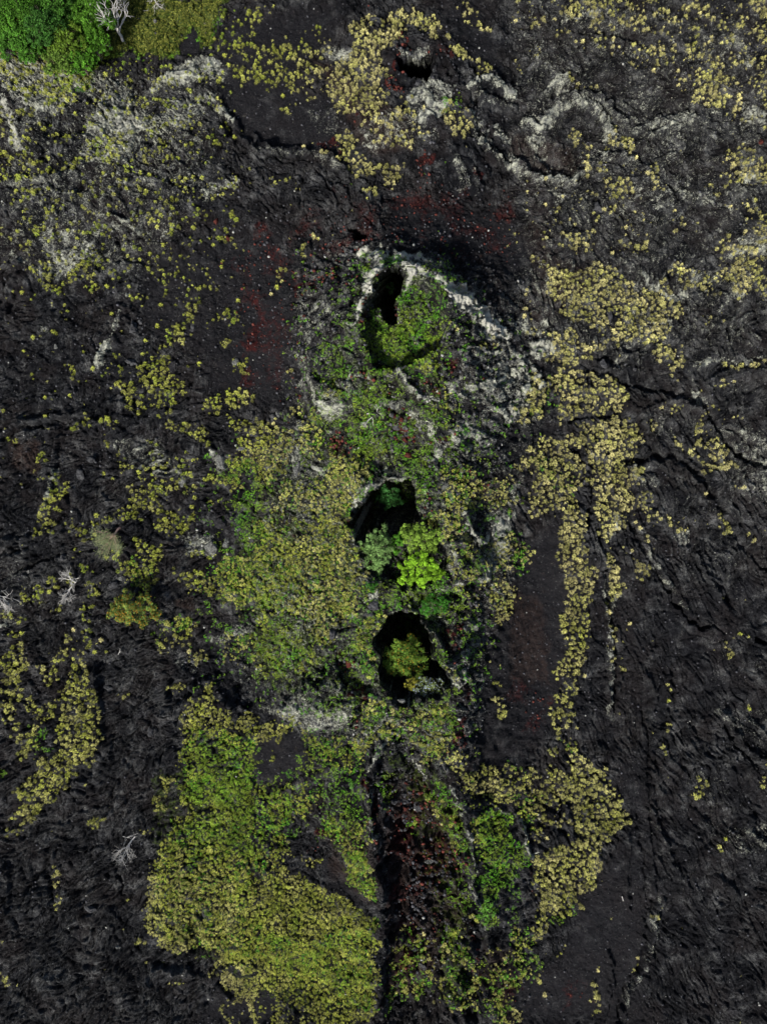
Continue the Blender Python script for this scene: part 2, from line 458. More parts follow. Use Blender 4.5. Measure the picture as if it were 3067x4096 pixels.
g .95 20 21|230,820 320,740 480,750 620,770 700,820 760,880 760,970 700,1000 640,1020 500,1010 420,1040 360,1080 300,1040 290,900 240,860
g .15 15 21|450,800 540,820 520,880 470,870
g .15 12 21 ~35|580,910 560,960
g .8 20 21|110,760 160,770 210,800 200,940 230,1000 200,1070 60,1080 30,1000 110,960
g .97 20 21|440,1080 620,1060 700,1040 800,1070 830,1120 830,1230 790,1290 700,1290 760,1330 840,1400 840,1450 760,1480 760,1600 700,1656 540,1656 540,1500 500,1330 470,1250 350,1220 350,1160 420,1160 400,1100
g .4 15 21|400,1080 480,1120 460,1170 380,1160
g .85 25 21|100,1260 200,1170 330,1180 400,1280 460,1360 480,1440 420,1500 430,1600 400,1656 120,1656 110,1500 150,1400 60,1350
g .3 20 21|180,1480 250,1500 220,1560 180,1540
g .6 25 21|0,1380 60,1300 120,1330 100,1400 0,1430
g .5 20 21|640,690 700,600 700,640 690,700
g .5 20 21|950,700 1060,700 1050,800 990,800 1000,740
g .55 20 21|1280,850 1380,800 1450,820 1420,850 1300,880
g .6 12 21 ~35|1390,715 1480,720 1580,710
g .4 12 21 ~25|1200,700 1300,680
g .55 12 21 ~40|940,990 1010,970
g .55 12 21 ~50|1020,1000 1090,990
g .5 12 21|880,1080 950,1060 940,1110 890,1110
g .7 15 21 ~60|1240,1040 1250,1120 1190,1190 1230,1220
g .75 15 21 ~50|1040,1190 1100,1240 1170,1290 1230,1350
g .92 20 21|1290,1180 1340,1180 1380,1250 1440,1300 1440,1380 1380,1400 1290,1400 1280,1300
g .5 20 21|1350,1060 1440,1040 1470,1080 1400,1090
g .5 20 21|1560,1060 1656,1080 1656,1120 1580,1100
g .45 20 21|1440,1460 1560,1480 1550,1500 1450,1500
g .4 25 21|1190,1460 1250,1540 1220,1530
g .5 25 21|820,1500 900,1540 900,1656 760,1656 780,1600
g .3 12 21|1200,900 1250,880 1260,920 1210,910
g .35 12 21|1290,960 1330,980 1320,1020 1290,1010
g .85 10 21 ~35|1050,110 1070,120
g .85 10 21 ~40|980,200 1010,220
# tile 11 grass
g .55 15 11 ~30|185,80 140,160 120,200
g .4 12 11 ~30|125,240 110,290
g .8 8 11 ~35|210,450 230,450
g .7 8 11 ~30|210,680 225,770
g .6 30 11|900,430 1000,430 1050,480 980,560 900,560 830,500
g .85 18 11|1050,590 1180,480 1230,520 1180,640 1180,730 1120,800 1060,740 980,680 900,660 1000,620
g .5 30 11|770,520 900,500 960,640 880,740 800,740 740,620
g .7 18 11|1250,400 1290,470 1270,520 1230,480
g .6 25 11|1450,520 1540,540 1580,600 1500,590 1430,580
g .8 12 11 ~40|1200,850 1200,920 1240,890
g .4 30 11|1100,950 1300,980 1330,1100 1200,1100
g .9 22 11|0,1060 160,1080 260,1180 290,1240 200,1330 180,1400 100,1470 0,1450
g .5 30 11|230,1000 350,1000 440,1080 460,1200 400,1300 300,1300 300,1180
g .92 22 11|480,1310 640,1290 720,1330 740,1440 680,1520 620,1656 480,1656 440,1500
g .5 40 11|180,1450 450,1440 500,1656 100,1656
g .5 30 11|590,1040 880,1080 860,1300 720,1350 600,1150
g .4 25 11|700,900 800,880 780,980 700,980
g .5 25 11|420,840 620,860 640,960 520,980
g .6 30 11|1230,1370 1400,1370 1480,1500 1400,1656 1200,1656 1200,1500
g .5 40 11|1400,1450 1656,1450 1656,1656 1400,1656
g .4 15 11 ~30|1020,1480 1080,1640
# tile 01 grass
g .55 30 01|300,0 690,0 700,80 640,180 600,250 540,240 560,120 460,140 400,100
g .7 12 01 ~40|320,130 330,200 390,210 440,160 460,130
g .7 12 01 ~25|240,120 270,210
g .7 10 01 ~25|810,100 870,95
g .8 8 01 ~40|1060,150 1080,150
g .6 10 01 ~35|1260,200 1350,190
g .8 15 01|1220,290 1250,310 1250,400 1220,420 1190,520 1240,540 1210,600 1160,560 1120,600 1060,620 1070,560 1110,500 1170,430
g .85 18 01|880,760 900,700 970,700 1000,650 1100,640 1110,690 1080,740 1200,830 1200,910 1150,900 1150,960 1080,1000 1030,930 960,850 900,810
g .9 15 01|780,840 860,800 900,880 950,960 950,1000 890,1020 830,970
g .45 20 01|600,740 760,740 780,840 700,840 620,780
g .7 10 01 ~35|450,710 480,780
g .85 12 01|1440,340 1480,330 1560,380 1560,450 1510,480 1470,420
g .7 12 01 ~45|1380,440 1430,400
g .75 12 01|1420,550 1490,550 1480,620 1420,600
g .7 10 01 ~40|1270,660 1290,740
g .6 12 01 ~40|1540,700 1600,680 1560,780
g .85 18 01|1340,940 1440,920 1450,970 1400,1010 1330,1020
g .8 18 01|1500,840 1560,850 1640,920 1620,970 1510,980 1480,920
g .6 18 01|1470,1010 1560,1050 1560,1130 1480,1150 1500,1080
g .9 18 01|1580,1060 1656,1060 1656,1350 1560,1250 1600,1150
g .85 20 01|1040,1030 1100,1090 1250,1110 1320,1110 1380,1170 1380,1240 1300,1220 1200,1150 1100,1110
g .7 12 01|990,940 1030,960 1030,1010 1000,1010
g .7 10 01 ~45|500,1110 540,1090 590,1050
g .75 15 01|690,1080 740,1030 770,1060 780,1130 700,1130
g .6 12 01|690,1180 730,1170 730,1230 700,1240
g .6 15 01|940,1160 1020,1180 1010,1230 950,1220
g .65 18 01|740,1290 880,1290 870,1320 800,1330
g .5 20 01|600,1330 670,1360 660,1420 610,1380
g .55 15 01 ~45|940,1370 1000,1430
g .35 20 01|250,1280 340,1280 340,1340 260,1340
g .5 10 01 ~30|80,1200 150,1190
g .3 15 01|180,1350 300,1420 280,1460 200,1440
g .85 12 01 ~50|380,1430 370,1520 330,1620 360,1656
g .85 12 01 ~50|470,1500 400,1560
g .9 12 01 ~50|310,1656 400,1640
g .55 15 01 ~40|860,1380 790,1410 740,1450
g .85 18 01|1000,1480 1080,1500 1100,1440 1180,1440 1170,1500 1040,1560 1060,1656 780,1656 860,1560 880,1520
g .85 15 01|1280,1400 1400,1440 1500,1420 1560,1420 1560,1500 1440,1500 1320,1440
g .7 30 01|1480,1310 1656,1250 1656,1420 1540,1400 1500,1360
g .6 15 01|1220,1490 1300,1460 1280,1560 1240,1540
g .6 15 01|1320,1600 1440,1590 1440,1620 1330,1630
g .4 20 01|1120,1640 1280,1610 1280,1656 1120,1656
g .45 15 01|1120,1260 1270,1260 1250,1360 1210,1350
g .3 30 01|700,1300 1300,1300 1300,1500 800,1500
# tile 02
g .45 30 02|250,0 420,0 380,130 200,190 240,100
g .7 20 02|620,20 720,0 920,0 920,60 800,50 680,60 600,120
g .6 20 02|540,110 600,100 620,180 560,200
g .85 18 02|1000,80 1060,20 1280,0 1240,60 1180,130 1110,180 1090,130 1000,110
g .4 15 02|430,110 540,60 550,130 460,140
g .6 40 02|880,180 960,180 1040,240 1080,300 1040,400 1000,500 880,540 800,480 780,400 870,300
g .85 20 02|1010,240 1060,250 1080,320 1000,330 920,360 900,420 920,460 1000,460 1020,400
g .6 30 02|720,200 800,250 820,420 760,420
g .6 20 02|1120,320 1220,330 1240,380 1150,400
g .75 25 02|1140,420 1300,360 1430,400 1500,420 1480,520 1400,530 1320,520 1240,520 1170,480
g .6 40 02|1220,180 1300,220 1360,280 1320,300 1230,280
g .7 40 02|1400,260 1500,280 1656,300 1656,560 1560,640 1440,560 1380,440 1440,360
g .6 20 02|570,440 660,440 660,540 600,560
g .6 20 02|540,580 620,620 620,700 570,700 550,640
g .4 40 02|200,470 300,480 290,560 180,560
g .55 20 02|90,760 190,750 190,800 120,830
g .6 12 02 ~50|340,440 360,480
g .7 10 02 ~60|490,440 530,470
g .45 15 02|330,270 380,280 370,340 330,320
g .5 15 02|430,270 500,250 490,300 440,300
g .55 15 02|530,340 600,330 590,390 540,380
g .7 12 02 ~50|0,660 60,680 140,690
g .6 20 02|350,590 420,590 410,650 370,650
g .35 20 02|430,770 500,720 500,820 440,830
g .85 12 02 ~30|680,830 690,880
g .6 20 02|1060,700 1140,680 1260,660 1270,780 1240,860 1120,860 1060,780
g .6 25 02|1000,820 1080,850 1100,940 1060,920
g .55 25 02|1180,920 1330,900 1340,960 1260,980
g .4 40 02|1440,780 1656,780 1656,920 1500,900
g .9 16 02|90,850 150,860 210,980 180,1060 160,1150 130,1220 60,1200 20,1100 10,950
g .8 16 02|10,1200 60,1220 130,1250 120,1400 70,1430 20,1300
g .98 14 02|490,940 540,920 570,1040 620,1160 650,1300 660,1480 600,1620 420,1656 280,1656 280,1600 390,1520 400,1400 400,1260 350,1190 380,1140 480,1090
g .7 30 02|200,1210 350,1260 360,1340 280,1370 190,1320
g .6 30 02|130,1370 250,1400 280,1500 240,1600 150,1600 120,1480
g .6 20 02|310,980 400,1010 380,1080 310,1130
g .4 30 02|340,880 500,880 460,960 350,960
g .85 15 02|1060,1150 1190,1090 1200,1160 1150,1200 1080,1180
g .8 12 02|750,1210 810,1200 810,1240 770,1240
g .6 20 02|260,980 310,960 300,1030 260,1020
g .85 25 02|1180,1330 1240,1240 1300,1180 1350,1100 1400,1130 1380,1240 1500,1260 1540,1330 1656,1300 1656,1500 1560,1400 1440,1450 1300,1450 1330,1560 1400,1656 1140,1656 1200,1560
g .6 60 02|1400,1450 1656,1500 1656,1656 1400,1656
g .3 50 02|530,820 620,760 640,900 560,900
g .35 40 02|1440,900 1560,920 1560,980 1460,980
# tile 12
g .7 50 12|0,50 130,80 400,0 640,0 640,200 680,260 640,400 720,480 720,600 640,640 540,700 520,760 460,860 380,850 300,700 200,640 60,620 0,640
g .2 30 12|130,60 360,80 380,160 200,180
g .45 30 12|0,600 200,700 380,900 460,960 300,1060 100,1060 0,1000
g .5 25 12|700,380 760,400 740,480 700,460
g .7 30 12|1120,0 1340,0 1350,120 1400,180 1300,200 1200,180 1130,80
g .4 30 12|1280,200 1440,200 1500,300 1440,450 1320,460
g .45 30 12|1260,100 1300,300 1290,420 1340,520 1440,520 1300,560 1240,300
g .7 15 12 ~40|700,0 700,60
g .4 50 12|600,640 900,640 860,760 780,800 760,1100 640,900
g .5 15 12 ~30|790,800 770,900 760,1020
g .75 40 12|1520,560 1656,440 1656,660 1600,740 1560,720
g .4 50 12|1500,200 1656,150 1656,440 1540,540 1480,480
g .45 30 12|560,1250 700,1240 760,1180 900,1230 1000,1240 1250,1250 1250,1500 1150,1640 1080,1640 1000,1420 760,1500 700,1640 600,1640 640,1450 720,1300
g .45 40 12|300,1440 620,1450 720,1620 600,1656 350,1600
g .75 30 12|0,1400 60,1340 200,1400 240,1350 130,1290 260,1300 330,1400 220,1420 120,1470 0,1480
g .6 20 12|80,1530 130,1540 110,1590 90,1600
g .55 10 12|1540,980 1560,980 1560,1000
g .8 8 12 ~40|1580,1110 1580,1130
g .85 8 12 ~50|1540,1210 1560,1220
g .85 8 12 ~40|1590,1270 1595,1290
g .7 30 12|1230,1500 1340,1560 1400,1656 1200,1656
g .6 15 12 ~50|1270,1000 1240,1060
g .4 20 12|1380,560 1440,500 1480,560 1440,620
# tile 22
g .45 40 22|0,200 100,240 160,290 120,330 60,360 0,400
g .5 20 22|0,480 60,480 40,600 0,620
g .97 14 22|350,0 480,0 480,180 470,260 510,360 545,460 530,540 500,600 500,760 480,880 460,940 450,1000 420,1050 300,1050 280,960 340,920 360,860 330,780 320,700 350,600 350,400 300,280 290,180 320,60
g .4 12 22|380,800 440,790 430,860 380,860
g .55 22 22|300,1050 420,1050 430,1180 380,1200 390,1290 350,1350 370,1440 270,1440 250,1380 270,1270 310,1180
g .9 12 22|540,0 680,0 650,160 630,200 620,250 580,200 540,120
g .85 12 22 ~60|620,280 640,360 670,440 660,560
g .6 12 22 ~30|620,560 640,660
g .6 20 22|690,0 760,20 740,100 690,100
g .9 15 22|780,310 840,320 880,400 840,440 780,380
g .6 15 22|790,40 850,60 830,130 870,200 850,230
g .5 20 22|720,180 780,200 760,280 720,260
g .5 15 22 ~40|760,400 740,460 740,540
g .5 20 22|860,0 1000,0 1000,30 910,80
g .4 20 22|1040,30 1140,60 1120,140 1030,170
g .85 10 22 ~50|1340,20 1370,80 1410,150
g .7 10 22 ~35|1540,180 1570,190
g .5 15 22 ~60|200,0 300,0
g .6 10 22 ~30|655,720 665,850 670,930
g .6 10 22 ~30|700,820 720,950 720,1040
g .4 10 22 ~30|730,700 750,760
g .3 12 22 ~30|1020,1080 1030,1150
g .75 8 22 ~35|1020,1200 1030,1250
g .5 10 22 ~35|1000,1340 1010,1390
g .85 8 22 ~30|975,1530 985,1535
g .75 8 22 ~30|1380,800 1440,800 1500,805
g .7 8 22 ~35|1400,850 1390,930
g .4 8 22 ~20|1510,1240 1530,1240
g .5 10 22|1590,1600 1630,1590 1620,1656
g .6 8 22 ~20|1320,880 1330,880
g .5 10 22 ~40|400,1380 405,1390
g .6 10 22 ~40|230,1510 270,1540
g .8 8 22 ~30|450,1040 460,1080
g .92 14 22|350,1500 400,1460 440,1510 500,1600 560,1656 360,1656
# tile 23
g .93 18 23|240,0 600,0 640,100 700,200 740,280 740,360 640,420 580,500 550,600 550,700 500,770 420,850 340,920 240,980 210,1080 160,1120 120,1230 100,1180 140,1080 170,900 160,740 120,580 200,540 280,500 380,470 400,350 300,200 220,60
g .5 30 23|0,0 240,0 300,200 280,320 220,440 120,420 60,300 0,220
g .3 20 23|240,180 380,200 400,440 340,440 300,340
g .5 20 23 ~40|320,1180 340,1120
g .5 15 23 ~25|520,760 600,710
g .8 10 23 ~40|340,1110 300,1210
g .75 8 23 ~30|545,1330 540,1450 545,1620
g .7 8 23 ~28|200,1350 205,1380
g .8 8 23 ~30|200,1440 205,1450
g .3 40 23|0,1000 200,1150 180,1300 60,1450 0,1400
g .45 20 23|0,1500 60,1600 60,1656 0,1656
g .35 10 23 ~20|580,1240 570,1290
g .8 10 23 ~40|1240,60 1220,120 1190,190
g .6 10 23 ~35|1630,60 1600,100
g .6 8 23 ~20|1370,440 1340,530
g .5 10 23 ~30|1570,420 1620,430
g .6 8 23 ~20|940,880 910,980
g .6 8 23 ~25|830,1220 780,1340
g .5 8 23 ~20|1160,1110 1170,1120
g .5 10 23 ~30|1440,1620 1460,1630
g .25 20 23 ~30|400,920 480,900
# tile 13
g .65 40 13|0,120 200,100 340,80 400,200 320,300 240,340 160,370 100,400 0,400
g .6 40 13|0,430 200,420 240,560 200,640 0,620
g .96 25 13|0,680 200,660 320,700 480,780 560,830 700,900 760,1000 800,1100 800,1280 780,1600 720,1656 380,1656 340,1500 200,1460 0,1440
g .3 40 13|0,1440 200,1440 360,1500 380,1656 0,1656
g .6 20 13|300,560 420,560 440,640 360,620
g .5 40 13|440,300 740,350 740,450 620,500 480,480
g .75 20 13|560,540 680,520 740,600 760,700 800,820 740,830 620,740 580,660
g .8 40 13|1300,0 1656,0 1656,200 1560,220 1460,170 1340,130
g .5 50 13|1380,180 1656,300 1656,600 1480,650 1420,500
g .4 40 13|1220,1100 1400,1150 1380,1260 1220,1300
g .3 60 13|900,1100 1200,1200 1200,1656 900,1656
g .5 30 13|1250,1350 1450,1350 1450,1656 1250,1600
g .4 50 13|1520,1200 1656,1150 1656,1656 1480,1600
g .35 40 13|1250,200 1350,450 1300,600 1180,450 1100,250
g .8 8 13 ~25|1420,980 1460,1050
g .4 15 13 ~40|980,1300 900,1440
g .3 15 13|960,400 1050,420 1060,540 960,540
# tile 03
g .98 14 03|190,40 400,0 520,0 480,60 400,140 340,220 260,280 200,360 130,390 110,340 60,370 50,340 120,280 150,200 90,170 160,100
g .4 20 03|270,60 380,60 340,120 280,120
g .85 10 03|560,340 690,290 680,330 640,380 580,390
g .5 12 03|570,420 640,440 600,460
g .7 8 03 ~30|80,430 70,410
g .4 12 03 ~30|530,110 570,80
g .85 8 03 ~30|930,400 990,400
g .8 10 03|1070,60 1140,60 1130,150 1100,200 1080,290 1000,240 1010,170 1060,180
g .4 12 03|370,630 410,640 400,700 320,700
g .5 12 03 ~35|360,750 370,800 380,880
g .7 10 03 ~25|45,1110 35,1150
g .85 12 03|0,1280 60,1300 90,1350 50,1400 0,1330
g .5 8 03 ~25|290,1390 290,1400
g .7 8 03 ~40|890,1080 920,1110
g .4 8 03 ~20|980,1230 1010,1250
g .4 10 03 ~30|1120,1370 1200,1400
g .7 8 03 ~20|840,825 845,830
g .35 15 03|630,230 660,250 640,280
g .97 18 03|1200,0 1656,0 1656,1656 1620,1600 1560,1480 1460,1440 1400,1330 1370,1280 1500,1140 1380,1200 1280,1100 1250,1160 1120,1180 1040,1120 980,1040 960,940 930,890 970,820 980,650 1020,540 1090,430 1110,320 1200,330 1170,200 1180,80
g .25 15 03|1150,240 1340,230 1400,330 1200,290
g .25 10 03 ~25|1000,640 1160,640 1300,600 1420,560
g .05 10 03 ~45|1350,930 1280,990 1250,1080 1280,1170 1240,1180
g .3 15 03|1130,400 1240,420 1220,480 1130,460
g .1 12 03 ~45|1560,600 1656,620
g .1 12 03 ~40|1360,1330 1460,1300 1560,1330 1656,1330
g .2 20 03|1560,1500 1560,1656 1400,1656 1400,1540
g .35 20 03|1040,970 1100,960 1080,1030 1020,1040
g .5 20 03 ~40|1440,1560 1500,1640
g 0 8 03 ~20|1500,1140 1540,1120
# ---- green cover (v) ----
v .26 90 O|660,580 960,540 1060,700 1080,900 1090,1100 1060,1300 1020,1500 1000,1660 800,1600 560,1500 460,1300 500,1080 640,960
v .2 60 O|440,1000 640,900 700,1000 560,1400 440,1500
v .97 20 00|540,0 1480,0 1450,60 1390,180 1380,290 1300,350 1150,350 1000,370 850,330 720,370 640,400 590,560 430,560 330,420 0,300 0,0
v 0 14 00|1230,190 1290,200 1320,300 1280,350 1160,345 1200,240
v .6 25 00|400,480 560,540 540,640 460,640
v .35 30 10|1180,650 1320,620 1340,700 1220,760
v .4 10 10|1090,1110 1130,1120 1110,1150
v .35 10 10 ~40|610,1140 620,1220
v .35 15 10|1180,1040 1240,1060 1220,1090
v .6 20 10|740,1610 850,1600 960,1656 700,1656
v .85 18 11|600,40 740,20 740,90 640,110
v .7 25 11|820,0 960,0 900,90 840,70
v .5 40 11|1040,100 1200,60 1300,200 1180,240 1080,170
v .45 50 11|400,400 600,480 600,780 460,860 350,760 360,560
v .8 20 11|440,700 560,740 540,900 480,850
v .8 10 11|400,820 430,830 400,860
v .4 40 11|240,420 300,440 300,700 260,700
v .95 25 11|940,240 1040,200 1120,260 1180,360 1230,420 1170,520 1100,580 1000,640 900,720 880,780 780,730 740,620 700,520 690,450 740,370 860,380 920,440 930,380 910,300
v .6 15 11|800,190 950,150 930,230 860,240 800,220
v .6 25 11|1360,430 1500,450 1520,540 1440,580 1380,560
v .75 40 11|640,880 860,820 860,950 900,1050 880,1150 860,1300 740,1340 660,1240 580,1130 520,1060 620,980
v .9 30 11|860,1180 960,1200 1000,1280 1100,1200 1150,1180 1150,1300 1120,1440 1000,1440 980,1350 860,1300
v .9 18 11|960,1070 1060,1080 1040,1180 980,1180
v .7 25 11|1120,1040 1250,1040 1240,1120 1160,1140
v .8 25 11|1010,1430 1120,1430 1120,1500 1110,1656 1050,1656 1040,1500
v .6 30 11|330,1020 480,1040 470,1140 400,1250
v .5 30 11|0,1400 120,1440 100,1600 0,1656
v .4 40 11|1200,1350 1400,1380 1400,1600 1200,1600
v .35 15 11|1560,1280 1656,1330 1656,1380 1600,1340
v .3 30 21|20,760 280,800 280,1000 60,1060
v .6 12 21|220,510 250,520 240,560 215,540
v .5 12 21|160,1130 210,1150 180,1180
v .3 30 21|180,1250 440,1500 400,1560 100,1350
v .5 20 21|0,540 60,540 60,500 0,500
v .6 25 01|1480,1300 1656,1350 1656,1450 1500,1480 1440,1440
v .8 20 01|1510,1600 1580,1550 1656,1500 1656,1656 1520,1650
v .5 20 01|1330,1300 1380,1280 1380,1380 1340,1360
v .3 20 01|1000,1480 1080,1500 1050,1550
v .85 25 02|1540,30 1656,0 1656,260 1600,200 1540,130
v .6 40 02|1400,230 1656,300 1656,600 1560,640 1400,560
v .5 40 02|860,300 960,360 1000,500 900,560 860,480
v .4 20 02|730,220 790,260 770,360
v .35 50 02|1000,560 1080,700 1060,860 1000,860
v .6 30 02|1130,680 1250,660 1240,800 1130,780
v .35 60 02|1440,740 1656,740 1656,900 1440,860
v .3 40 02|200,1380 340,1400 330,1560 240,1560
v .7 60 02|1250,1400 1656,1450 1656,1656 1220,1656
v .6 30 12|0,50 120,150 60,260 0,260
v .55 60 12|0,320 200,350 300,520 160,600 40,540 0,440
v .4 60 12|200,350 700,500 640,620 400,600
v .55 70 12|0,760 180,720 300,900 420,950 280,1080 100,1060 0,1000
v .85 15 12 ~35|150,790 230,860 280,940
v .9 25 12|690,450 780,440 800,510 740,530 700,500
v .85 35 12|1000,470 1250,440 1330,520 1370,640 1320,760 1240,720 1180,700 1080,740 1040,650 1000,590 960,540
v .8 30 12|800,470 1000,500 980,590 880,640 820,600
v .7 40 12|600,640 900,640 850,770 700,800 620,720
v .6 50 12|600,820 760,850 780,1080 640,1050
v .7 40 12|640,1040 760,1060 720,1160 640,1150
v .5 40 12|1280,250 1450,230 1500,330 1440,420 1320,440
v .5 40 12|1390,700 1480,640 1440,850 1340,1000 1300,950
v .5 60 12|740,1180 900,1200 1250,1200 1300,1350 1180,1500 1100,1500 960,1380 760,1480 700,1300
v .85 25 12|1130,1200 1290,1330 1280,1380 1160,1300
v .55 60 12|320,1430 560,1450 700,1560 700,1656 300,1656
v .85 20 12|240,1560 330,1580 310,1656 250,1640
v .8 20 12|910,1430 990,1440 970,1500 900,1480
v .9 10 12|820,1500 890,1470 860,1530
v .4 40 12|1080,1400 1200,1440 1160,1600 1100,1600
v .5 15 12 ~60|400,1240 640,1330
v .4 40 22|0,100 100,180 100,420 0,360
v .5 12 22 ~40|0,1640 100,1656
v .8 30 13|200,0 300,0 280,80 210,80
v .65 70 13|400,0 700,0 720,350 740,450 620,480 440,460 420,300
v .75 40 13|440,250 620,280 600,420 440,400
v .85 25 13|560,540 700,520 760,700 800,820 740,830 600,740
v .7 40 13|800,60 880,40 890,300 840,300 800,200
v .8 60 13|1200,100 1300,150 1330,400 1340,560 1250,500 1200,350 1100,280
v .9 40 13|1300,600 1400,620 1410,900 1330,980 1270,850 1340,780
v .85 30 13|1420,300 1500,230 1656,300 1656,800 1590,820 1560,1000 1500,1070 1440,1020 1440,800 1470,650
v .85 30 13|1220,1100 1330,1100 1400,1250 1240,1320 1200,1240
v .6 30 13|960,400 1050,440 1060,540 960,560
v .5 60 13|900,1200 1100,1200 1100,1656 880,1656
v .5 60 13|1230,1300 1450,1350 1440,1656 1230,1656
v .45 90 13|0,80 400,100 300,400 0,700
v .5 80 13|0,1000 300,1150 760,1000 780,1600 300,1400 0,1200
v .7 40 13|0,1080 200,1100 200,1180 0,1160
v .4 80 13|1480,1300 1656,1250 1656,1656 1480,1656
v .5 15 13 ~30|640,350 740,430
v .9 20 23|0,440 90,470 80,640 40,720 0,740
v .4 50 23|0,150 200,200 180,400 60,380
v .4 40 23|0,760 60,700 40,900 0,1000
v .45 60 23|0,950 180,1120 160,1350 20,1450 0,1300
v .4 30 23 ~60|280,980 400,900
v .6 12 22 ~40|340,1500 360,1520
v .65 60 03|1180,0 1656,0 1656,320 1500,330 1380,200 1200,230
v .5 80 03|1100,350 1656,350 1656,640 1400,600 1060,640
v .55 60 03|1500,900 1656,900 1656,1200 1500,1100
v .3 90 03|1000,650 1656,650 1656,1300 1100,1100
v .3 20 03|600,430 640,440 600,480
v .5 12 03 ~40|0,30 60,40
# moss soil under meadow
m .5 90 O|660,600 960,560 1040,700 1060,900 1080,1100 1050,1300 1000,1500 980,1660 800,1600 560,1500 480,1300 500,1080 640,960
m .3 60 O|960,660 1100,720 1180,880 1090,1120 1080,1300 1040,1500 980,1500 960,1000
m .5 60 O|820,1620 960,1650 1020,1800 1040,2212 960,2212 900,1900
m 1 25 00|540,0 1480,0 1450,60 1390,180 1380,290 1300,350 1150,350 1000,370 850,330 720,370 640,400 590,560 430,560 330,420 0,300 0,0
m 0 14 00|1230,190 1290,200 1320,300 1280,350 1160,345 1200,240
m .5 40 11|940,240 1180,360 1170,520 1000,640 880,780 780,730 700,520 740,370
m .6 60 12|0,50 600,100 700,500 500,700 380,900 0,1000
m .45 60 12|740,1180 1250,1200 1180,1500 960,1380 700,1300
m .5 60 03|1000,0 1656,0 1656,1500 1400,1300 980,1050
m .5 60 13|0,680 480,780 760,1000 780,1656 380,1656 0,1440
m .4 60 02|1220,1400 1656,1450 1656,1656 1200,1656
m .4 80 13|400,0 720,350 760,800 600,740 400,400
v .6 40 12|560,880 740,860 770,1060 680,1140 560,1120
v .75 30 11|940,200 1040,190 1150,260 1220,360 1230,480 1150,560 1020,300
v .5 20 12 ~60|1020,700 1120,900 1180,1000
v .5 25 12|830,700 960,640 1040,680 1000,760 860,780
v .5 25 11|700,1640 780,1560 860,1500 960,1480 960,1540 820,1600
v .6 25 13|1180,120 1330,200 1400,600 1400,900 1300,900 1300,500
v .55 60 13|880,1250 1100,1250 1150,1656 860,1656
g .35 60 13|900,1300 1400,1300 1400,1656 900,1656
b .6 50 13|860,100 1300,200 1380,700 1350,1100 1200,1400 1100,1656 840,1656 860,900
r .35 80 O|620,480 800,430 1000,450 1120,540 1000,560 800,520 650,600
v .7 20 O|766,1105 800,1063 860,1042 900,1046 905,1140 870,1200 780,1200
v .6 16 12|880,650 1040,660 1140,810 1240,1070 1100,1190 900,1180 790,1000
l .45 10 22 ~24|590,400 630,750 650,950 640,1350
l .4 10 22 ~20|800,60 850,180 900,310 990,430 1080,570 1180,670
l .4 12 23 ~24|960,830 915,1000 910,1180 860,1300 780,1420 720,1600
f 1 20 O|310,1480 820,1480 840,2212 300,2212
f 1 20 O|480,950 780,950 780,1480 480,1480
f 1 20 O|900,900 1130,700 1130,1350 1060,1650 900,1650
f 1 20 O|980,1640 1160,1700 1130,2212 980,2212
f 1 20 00|540,0 1480,0 1380,290 640,400
l .5 40 20 ~50|230,620 270,560 280,510 330,530 350,590
l .5 40 20 ~45|90,800 180,830 240,800 320,700 400,670 520,700 590,760 620,880 600,920
l .45 40 20 ~55|0,1040 60,1120 200,1170 400,1190 450,1130
l .42 40 20 ~50|440,1060 560,1000 700,1030 780,1060
l .42 40 20 ~60|880,850 1000,790 1150,780
l .5 40 10 ~55|1380,720 1450,860 1560,990 1656,1080
l .7 12 10 ~60|1400,560 1500,520 1600,580 1656,650
v .12 60 O|650,560 740,600 740,760 700,820 650,840 630,700
m .15 50 O|650,560 745,590 740,700 700,820 650,840 630,700
v .1 50 O|1000,640 1180,760 1180,900 1080,960 1010,860
m .1 50 O|1000,640 1180,760 1180,900 1080,960 1010,860
v .55 25 11|400,560 560,620 560,860 460,860 380,740
g .4 30 01|600,740 760,740 900,800 800,850 620,790
"""
